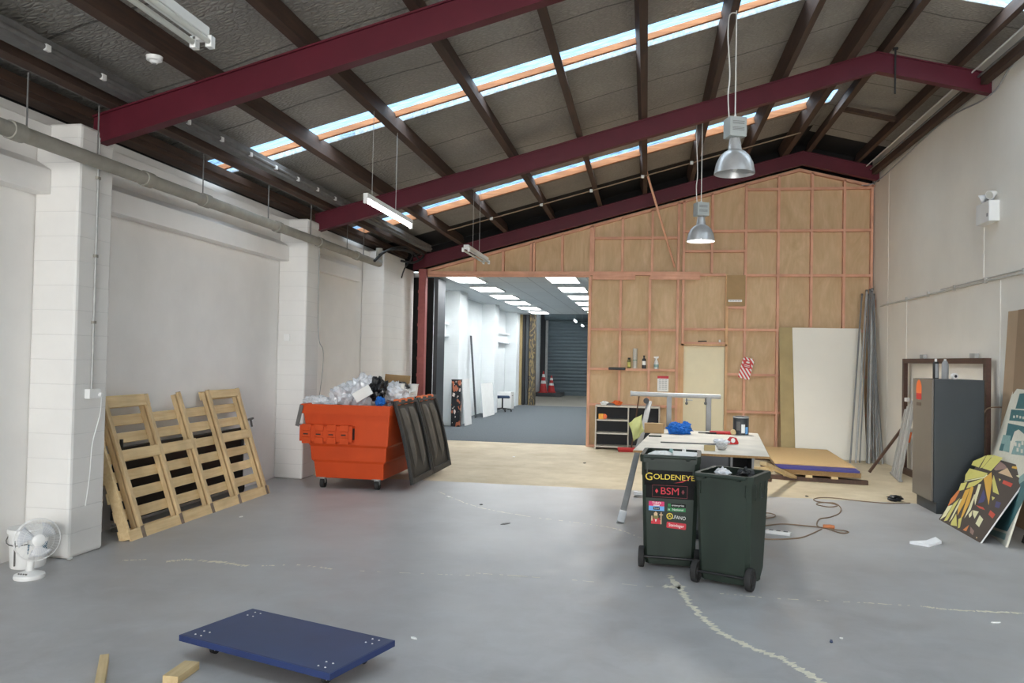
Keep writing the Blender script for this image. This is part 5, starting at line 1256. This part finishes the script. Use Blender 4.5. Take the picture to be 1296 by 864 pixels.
highbay('farther lit high bay lamp hanging in front of the plywood wall', (.71, 11.1, 3.34), 150, pur_under(.72))

MT['tube_far'] = emit('lit_far_hall_tube', (240, 248, 255), 60)
def batten(label, y0, y1, x, z, lit, twin=False, ztop=None, hang=(.1, .6), sp=.042):
    L_ = y1-y0; yc = (y0+y1)/2
    t = thing('fluorescent_batten', label, 'lamp', (x, yc, z))
    wd = .075 if twin else .05
    b = MB(); b.box(-wd/2, wd/2, -L_/2, L_/2, .035, .085); b.build('body', 'white_metal', t, bevel=.004)
    for s in (-1, 1):
        b = MB()
        for xx in ((-sp, sp) if twin else (0,)): b.box(xx-.016, xx+.016, s*L_/2-.02-(.0), s*L_/2+.02, -.018, .04)
        if twin: b.box(-sp, sp, s*L_/2-.02, s*L_/2+.02, .02, .04)
        b.build('lamp_holder', 'white', t, bevel=.003)
    for xx in ((-sp, sp) if twin else (0,)):
        b = MB(); b.cyl((xx, -L_/2+.02, .008), (xx, L_/2-.02, .008), .014, n=14); b.build('tube', ('tube_far' if lit == 2 else 'tube_on') if lit else 'tube_off', t, smooth=40)
    zt = (ztop or pur_under(x)+.02)-z
    for f_ in hang:
        b = MB(); y = (f_-.5)*L_; b.cyl((0, y, .085), (0, y, zt), .003, n=6); b.build('suspension_wire', 'galv', t)
    return t
batten('lit fluorescent tube lamp hanging by two wires over the skip side of the room', 7.36, 8.88, -2.74, 3.19, True, hang=(.12, .62))
batten('unlit twin fluorescent lamp at the top left under the roof', 2.05, 3.56, -2.19, 3.20, False, True, hang=(.1, .78))
batten('small unlit fluorescent lamp hanging in front of the opening header', 10.92, 12.36, -2.55, 3.20, False, True, hang=(.3, .62), ztop=roofz(-2.55)-.012)
for i, (x, y, lb) in enumerate(((-2.62, 31.0, 'left of two small lit tube lamps in the far hall'), (-2.72, 35.0, 'right of two small lit tube lamps in the far hall'))):
    p = pY((728, 737)[i], (405, 411)[i], y); batten(lb, y-.6, y+.6, p.x, p.z-.05, 2, ztop=4.6)
# smoke detector under the purlin
xd = pY(198, 72, 4.9)
dl_ = ray(198, 72); zt = None
tt = [s for s in [i*.002 for i in range(1000, 9000)] ] if False else None
px_ = -3.65; p = pz(198, 72, 3.85); t = thing('smoke_detector', 'small white round smoke detector under a roof timber', 'smoke detector', (-3.66, 5.32, pur_under(-3.66)-.012))
b = MB(); b.lathe([(0, -.05), (.025, -.05), (.035, -.035), (.055, -.03), (.06, 0), (0, 0)], n=24); b.build('case', 'white', t, smooth=40)
b = MB(); b.lathe([(0, -.056), (.012, -.056), (.014, -.05), (0, -.05)], n=12); b.build('sensor_cap', 'grey_lam', t, smooth=40)
# twin emergency light on the right wall
p = pX(1250, 266, XR-.06); em = thing('emergency_light', 'white emergency light box with two swivel heads on the right wall', 'emergency light', (XR, p.y, p.z))
b = MB(); b.box(-.12, 0, -.19, .19, -.16, .09); b.build('box', 'white', em, bevel=.008)
for s in (-1, 1):
    b = MB(); b.cyl((-.05, s*.11, .09), (-.05, s*.11, .14), .016); b.build('bracket', 'grey_lam', em)
    m, L_ = mat_between((0, 0, 0), (-.8, s*.35, -.35)); b = MB(); b.lathe([(0, -.05), (.03, -.05), (.055, .03), (.055, .04), (0, .034)], (-.06, s*.12, .17), m, 20); hd = b.build('lamp_head', 'white', em, smooth=40)
    b = MB(); b.lathe([(0, .0405), (.047, .0405), (.047, .039), (0, .039)], (-.06, s*.12, .17), m, 20); b.build('lens', 'tube_off', hd, smooth=40)
b = MB(); b.box(-.045, -.01, -.05, .05, .09, .16); b.build('test_unit', 'dusty', em, bevel=.004)
b = MB(); b.box(-.122, -.12, -.16, -.12, -.10, -.06); b.build('indicator', 'grey_lam', em)
# ---------------------------------------------------------------- pipes and conduits
pp = thing('drain_pipe', 'long dusty grey drain pipe hung along the top of the left wall', 'pipe', (-4.44, 5, 3.22))
b = MB(); b.cyl((-4.44, YF+.02, 3.22), (-4.44, 12.3, 3.22), .057, n=20); b.tube(spline([V((-4.44, 12.3, 3.22)), V((-4.44, 12.55, 3.22)), V((-4.46, 12.72, 3.24)), V((-4.48, 12.76, 3.34)), V((-4.48, 12.76, 3.5))], 5), .056, 16); b.build('pipe', 'pipe', pp, world=True, smooth=40)
cols = [4.9, 6.4, 7.35, 8.95, 10.2, 11.6]
for i, y in enumerate(cols):
    b = MB(); b.cyl((-4.44, y-.06, 3.22), (-4.44, y+.06, 3.22), .068, n=20); b.build('collar', 'pipe', pp, world=True, smooth=40)
for y in (5.0, 5.75, 7.3, 8.7, 9.9, 11.2, 11.9):
    b = MB(); b.cyl((-4.44, y, 3.27), (-4.44, y, under(-4.44)+.24), .006, n=8); b.build('hanger_rod', 'dusty', pp, world=True)
cd = thing('wall_conduit', 'thin grey conduit with a white socket box down the left pillar', 'conduit', (XP+.02, 5.85, 1.2))
pc_ = pX(112, 215, XP+.012); ps = pX(106, 495, XP+.012)
b = MB(); b.cyl((XP+.012, 5.88, 1.36), (XP+.012, 5.88, 3.45), .010, n=10); b.build('pipe', 'galv', cd, world=True, smooth=40)
for z in (1.9, 2.45, 3.1):
    b = MB(); b.box(XP, XP+.024, 5.86, 5.90, z, z+.025); b.build('saddle', 'pipe', cd, world=True, bevel=.003)
b = MB(); b.box(XP, XP+.05, 5.81, 5.95, 1.28, 1.36); b.build('socket_box', 'white', cd, world=True, bevel=.006)
b = MB(); b.cyl((XP+.05, 5.93, 1.31), (XP+.075, 5.93, 1.31), .018); b.build('plug', 'white', cd, world=True, smooth=40)
b = MB(); b.tube(spline([V((XP+.06, 5.94, 1.31)), V((XP+.03, 5.97, 1.15)), V((XP+.02, 5.9, .9)), V((XP+.02, 5.88, .65)), V((XP+.02, 5.84, .4))], 8), .004, 6); b.build('lead', 'white', cd, world=True)
c2 = thing('wall_cable', 'thin loose cable down the second left pillar with a small socket', 'cable', (XP, 10.42, 1.5))
b = MB(); b.tube(spline([V((XP+.012, 10.40, 3.2)), V((XP+.012, 10.40, 2.4)), V((XP+.03, 10.42, 1.9)), V((XP+.05, 10.52, 1.75)), V((XP+.05, 10.53, 1.5)), V((XP+.05, 10.45, 1.15)), V((XP+.04, 10.42, .95))], 8), .005, 6); b.build('cable', 'grey_lam', c2, world=True)
b = MB(); b.box(XP-.3, XP-.22, 10.015, 10.04, 1.86, 1.95); b.build('socket', 'white', c2, world=True, bevel=.003)
rc = thing('wall_conduit', 'long grey conduit running level along the right wall', 'conduit', (XR, 11, 2.74))
b = MB(); b.cyl((XR-.016, YF+.02, 2.74), (XR-.016, 14.9, 2.74), .013, n=10); b.cyl((XR-.014, YF+.02, 2.78), (XR-.014, 12.0, 2.775), .008, n=8); b.build('pipe', 'pale_pipe', rc, world=True, smooth=40)
for i in range(8):
    y = 7.5+i*1.0; b = MB(); b.box(XR-.032, XR, y-.02, y+.02, 2.72, 2.79); b.build('saddle', 'pale_pipe', rc, world=True, bevel=.003)
uc = thing('ceiling_cable', 'pale cable strung along the top of the right wall to the corner', 'cable', (XR, 11, 5.2))
b = MB(); b.tube(spline([V((XR-.03, 2, 5.26)), V((XR-.03, 6, 5.22)), V((XR-.03, 9.4, 5.2)), V((XR-.03, 10.35, 5.0)), V((XR-.03, 12, 5.14)), V((XR-.06, 14.9, 5.0)), V((3.78, 15.05, 4.93))], 10), .010, 6); b.build('cable', 'grey_lam', uc, world=True)
er = thing('eaves_conduit', 'run of grey conduits under the right eaves', 'conduit', (3.9, 10, 5.3))
for x, z, r_, m_ in ((3.86, under(3.86)+.20, .010, 'white_metal'), (3.93, under(3.93)+.16, .014, 'dusty')):
    b = MB(); 
    for y0, y1 in ((YF+.02, 10.36), (10.52, 15.05)): b.cyl((x, y0, z), (x, y1, z), r_, n=8)
    b.build('pipe', m_, er, world=True, smooth=40)
b = MB(); 
for y0, y1 in ((YF+.02, 1.38), (1.53, 5.86), (6.02, 10.36), (10.52, 15.05)): b.box(3.96, 4.04, y0, y1, under(4.0)+.08, under(4.0)+.2)
struct(b.build('eaves_rail', 'purlin'))
lc = thing('eaves_conduit', 'dusty conduit with white saddle clips along the left eaves', 'conduit', (-4.2, 5, 3.65))
xl, zl = -4.2, under(-4.2)+.30
b = MB(); b.cyl((xl, YF+.02, zl), (xl, 15.0, zl), .02, n=10); b.cyl((xl-.25, YF+.02, zl-.1), (xl-.25, 12.8, zl-.1), .012, n=8); b.build('pipe', 'dusty', lc, world=True, smooth=40)
for i in range(13):
    y = 4.3+i*.58; b = MB(); b.box(xl-.02, xl+.024, y-.025, y+.025, zl-.026, zl+.02); b.build('saddle_clip', 'white', lc, world=True, bevel=.003)
# conduit under the purlins in the last bay
lp = thing('roof_conduit', 'thin pale conduit slung across under the roof timbers of the last bay', 'conduit', (-1, 13.4, 4.6))
pts = []
for x in (-3.5, -2.72, -1.84, -.98, -.11, .7, 1.7, 2.45): pts.append(V((x, 13.55, under(x)+.235)))
b = MB(); b.tube(pts, .011, 8); b.build('pipe', 'cable', lp, world=True, smooth=40)
for q in pts[1:6]:
    b = MB(); b.rbox(q+V((0, 0, .0)), (.05, .05, .05)); b.build('junction', 'white_metal', lp, world=True, bevel=.004)
a, c = pY(817, 213, 13.6), pY(854, 338, 15.33)
b = MB(); b.bar(a, c, .035, .02); o = b.build('loose_batten', 'stud', None, origin=(a+c)/2, bevel=.002); tag(o, 'thin loose batten slanting down from a roof timber to the opening header', 'batten')
# rod hook at the apex of the middle portal
b = MB(); x = pY(1133, 100, 10.36).x; b.cyl((x, 10.365, 5.05), (x, 10.365, 5.62), .012, n=10); b.box(x-.03, x+.03, 10.35, 10.38, 5.60, 5.63); o = b.build('hanging_rod', 'rubber', None, origin=(x, 10.365, 5.62)); tag(o, 'dark steel rod hanging at the apex of the middle portal', 'rod')

cb_ = thing('cable_bundle', 'bundle of black looping cables in the roof corner above the pipe end', 'cable', (-4.3, 13.6, 3.6))
for pts_, r_ in (([(474, 330), (488, 318), (508, 312), (528, 316), (536, 324), (524, 332), (508, 330)], .022), ([(480, 322), (500, 314), (520, 318), (530, 328)], .016), ([(488, 318), (505, 316), (522, 322), (512, 340), (508, 352)], .014), ([(524, 324), (534, 320), (540, 318)], .008)):
    b = MB(); b.tube(spline([pX(x_, y_, -4.38+.05*math.sin(x_)) for x_, y_ in pts_], 6), r_, 8); b.build('cable', 'rubber', cb_, world=True, smooth=60)

# ---------------------------------------------------------------- things in the carpeted room and far hall
p = pz(577, 539.5); t = thing('display_column', 'black column printed with orange and white patches in the carpeted room', 'display column', (p.x, p.y, .004))
b = MB(); b.box(-.11, .11, -.08, .08, 0, 1.12); b.build('column', 'speck', t, bevel=.004)
b = MB(); b.box(-.115, .115, -.085, .085, 1.12, 1.14); b.build('cap', 'black', t)
def leanw(name, label, px0, px1, pyb, ptop, mat, Y=None):
    a = pz(px0, pyb); c = V((XP-.02, a.y+.3, 0)); 
    return a
def panel3(name, label, cat, base0, base1, top_shift, h, mat, th=.012):
    b = MB(); b.prism([base0, base1, base1+top_shift+V((0, 0, h)), base0+top_shift+V((0, 0, h))], V((-th, 0, 0))); o = b.build(name, mat, None, origin=(base0+base1)/2, bevel=.002); return tag(o, label, cat)
p0 = pz(594.5, 536.5); panel3('white_board', 'narrow white board leaning in the carpeted room right of the black column', 'panel', V((-4.36, 18.95, .004)), V((-4.33, 19.6, .004)), V((-.10, .05, 0)), 1.15, 'white')
panel3('dark_strip', 'tall thin dark edged panel leaning in the recess of the carpeted room', 'panel', V((-4.68, 21.6, .004)), V((-4.66, 21.72, .004)), V((-.22, .15, 0)), 2.3, 'dark_grey', .012)
panel3('white_sheet', 'wide white plastic sheet leaning on the second pillar of the carpeted room', 'sheet', V((-4.50, 21.85, .004)), V((-4.44, 23.2, .004)), V((-.08, .0, 0)), .95, 'paper', .01)
p = pz(637, 520); ch = thing('office_chair', 'dark blue office chair on castors in the carpeted room', 'chair', (p.x+.02, p.y-.3, .004), .2)
b = MB(); b.rbox((0, 0, .46), (.46, .46, .07)); b.build('seat', 'office_blue', ch, bevel=.03)
b = MB(); b.rbox((-.26, 0, .78), (.06, .42, .46), (0, -.12, 0)); b.build('backrest', 'office_blue', ch, bevel=.025)
b = MB(); b.tube([(-.1, 0, .42), (-.28, 0, .44), (-.31, 0, .62), (-.29, 0, .78)], .016, 8); b.build('back_support', 'black', ch)
b = MB(); b.cyl((0, 0, .10), (0, 0, .43), .025); b.build('gas_lift', 'black', ch, smooth=40)
for k in range(5):
    a = k*2*PI/5; b = MB(); b.bar((0, 0, .11), (.28*math.cos(a), .28*math.sin(a), .075), .035, .03); lg = b.build('base_arm', 'black', ch)
    b = MB(); b.cyl((.28*math.cos(a)-.02, .28*math.sin(a), .03), (.28*math.cos(a)+.02, .28*math.sin(a), .03), .03, n=14); b.build('caster_wheel', 'rubber', lg, smooth=40)
t = thing('white_cabinet', 'low white cabinet behind the office chair', 'cabinet', (-4.62, 26.0, .004))
b = MB(); b.box(-.24, .24, -.3, .3, 0, .56); b.build('carcass', 'white', t, bevel=.005)
b = MB(); b.box(.24, .255, -.28, .28, .05, .52); b.build('door', 'white_metal', t, bevel=.002)
b = MB(); b.box(.255, .27, -.2, -.06, .44, .455); b.build('handle', 'dusty', t)
for (px0, px1, mat, lb) in ((656, 661, 'mdf_green', 'pale timber post at the end of the carpeted room'), (661, 664.5, 'black', 'black panel at the end of the carpeted room'), (665, 669, 'dark_grey', 'dark grey panel edge beside the black panel'), (669.5, 677.5, 'gold', 'black and gold swirl patterned panel at the end of the carpeted room')):
    yy = YE+.16; x0, x1 = pY(px0, 450, yy).x, pY(px1, 450, yy).x; b = MB(); b.box(x0, x1-.01, yy, yy+.3, 0, 3.3); o = b.build('end_panel', mat, None, origin=((x0+x1)/2, yy, 0), bevel=.004); tag(o, lb, 'panel')
def cone(label, x, y, h, z=0):
    t = thing('traffic_cone', label, 'traffic cone', (x, y, z))
    def rr(z): return .15*(1-z/h)+.03
    b = MB(); b.box(-.2, .2, -.2, .2, 0, .04); b.build('base', 'red', t, bevel=.01)
    b = MB(); b.lathe([(rr(.04), .04), (rr(h), h), (0, h)], n=24); cn = b.build('cone', 'red', t, smooth=40)
    for z0, z1 in ((h*.42, h*.56), (h*.72, h*.86)):
        b = MB(); b.lathe([(rr(z0)+.003, z0), (rr(z1)+.003, z1)], n=24); b.build('white_band', 'paper', cn, smooth=40)
cone('red traffic cone with white bands, taller front one in the far hall', -4.60, 35.7, .98, .16); cone('second red traffic cone, just right of the taller one', -4.28, 36.1, .78, .16)
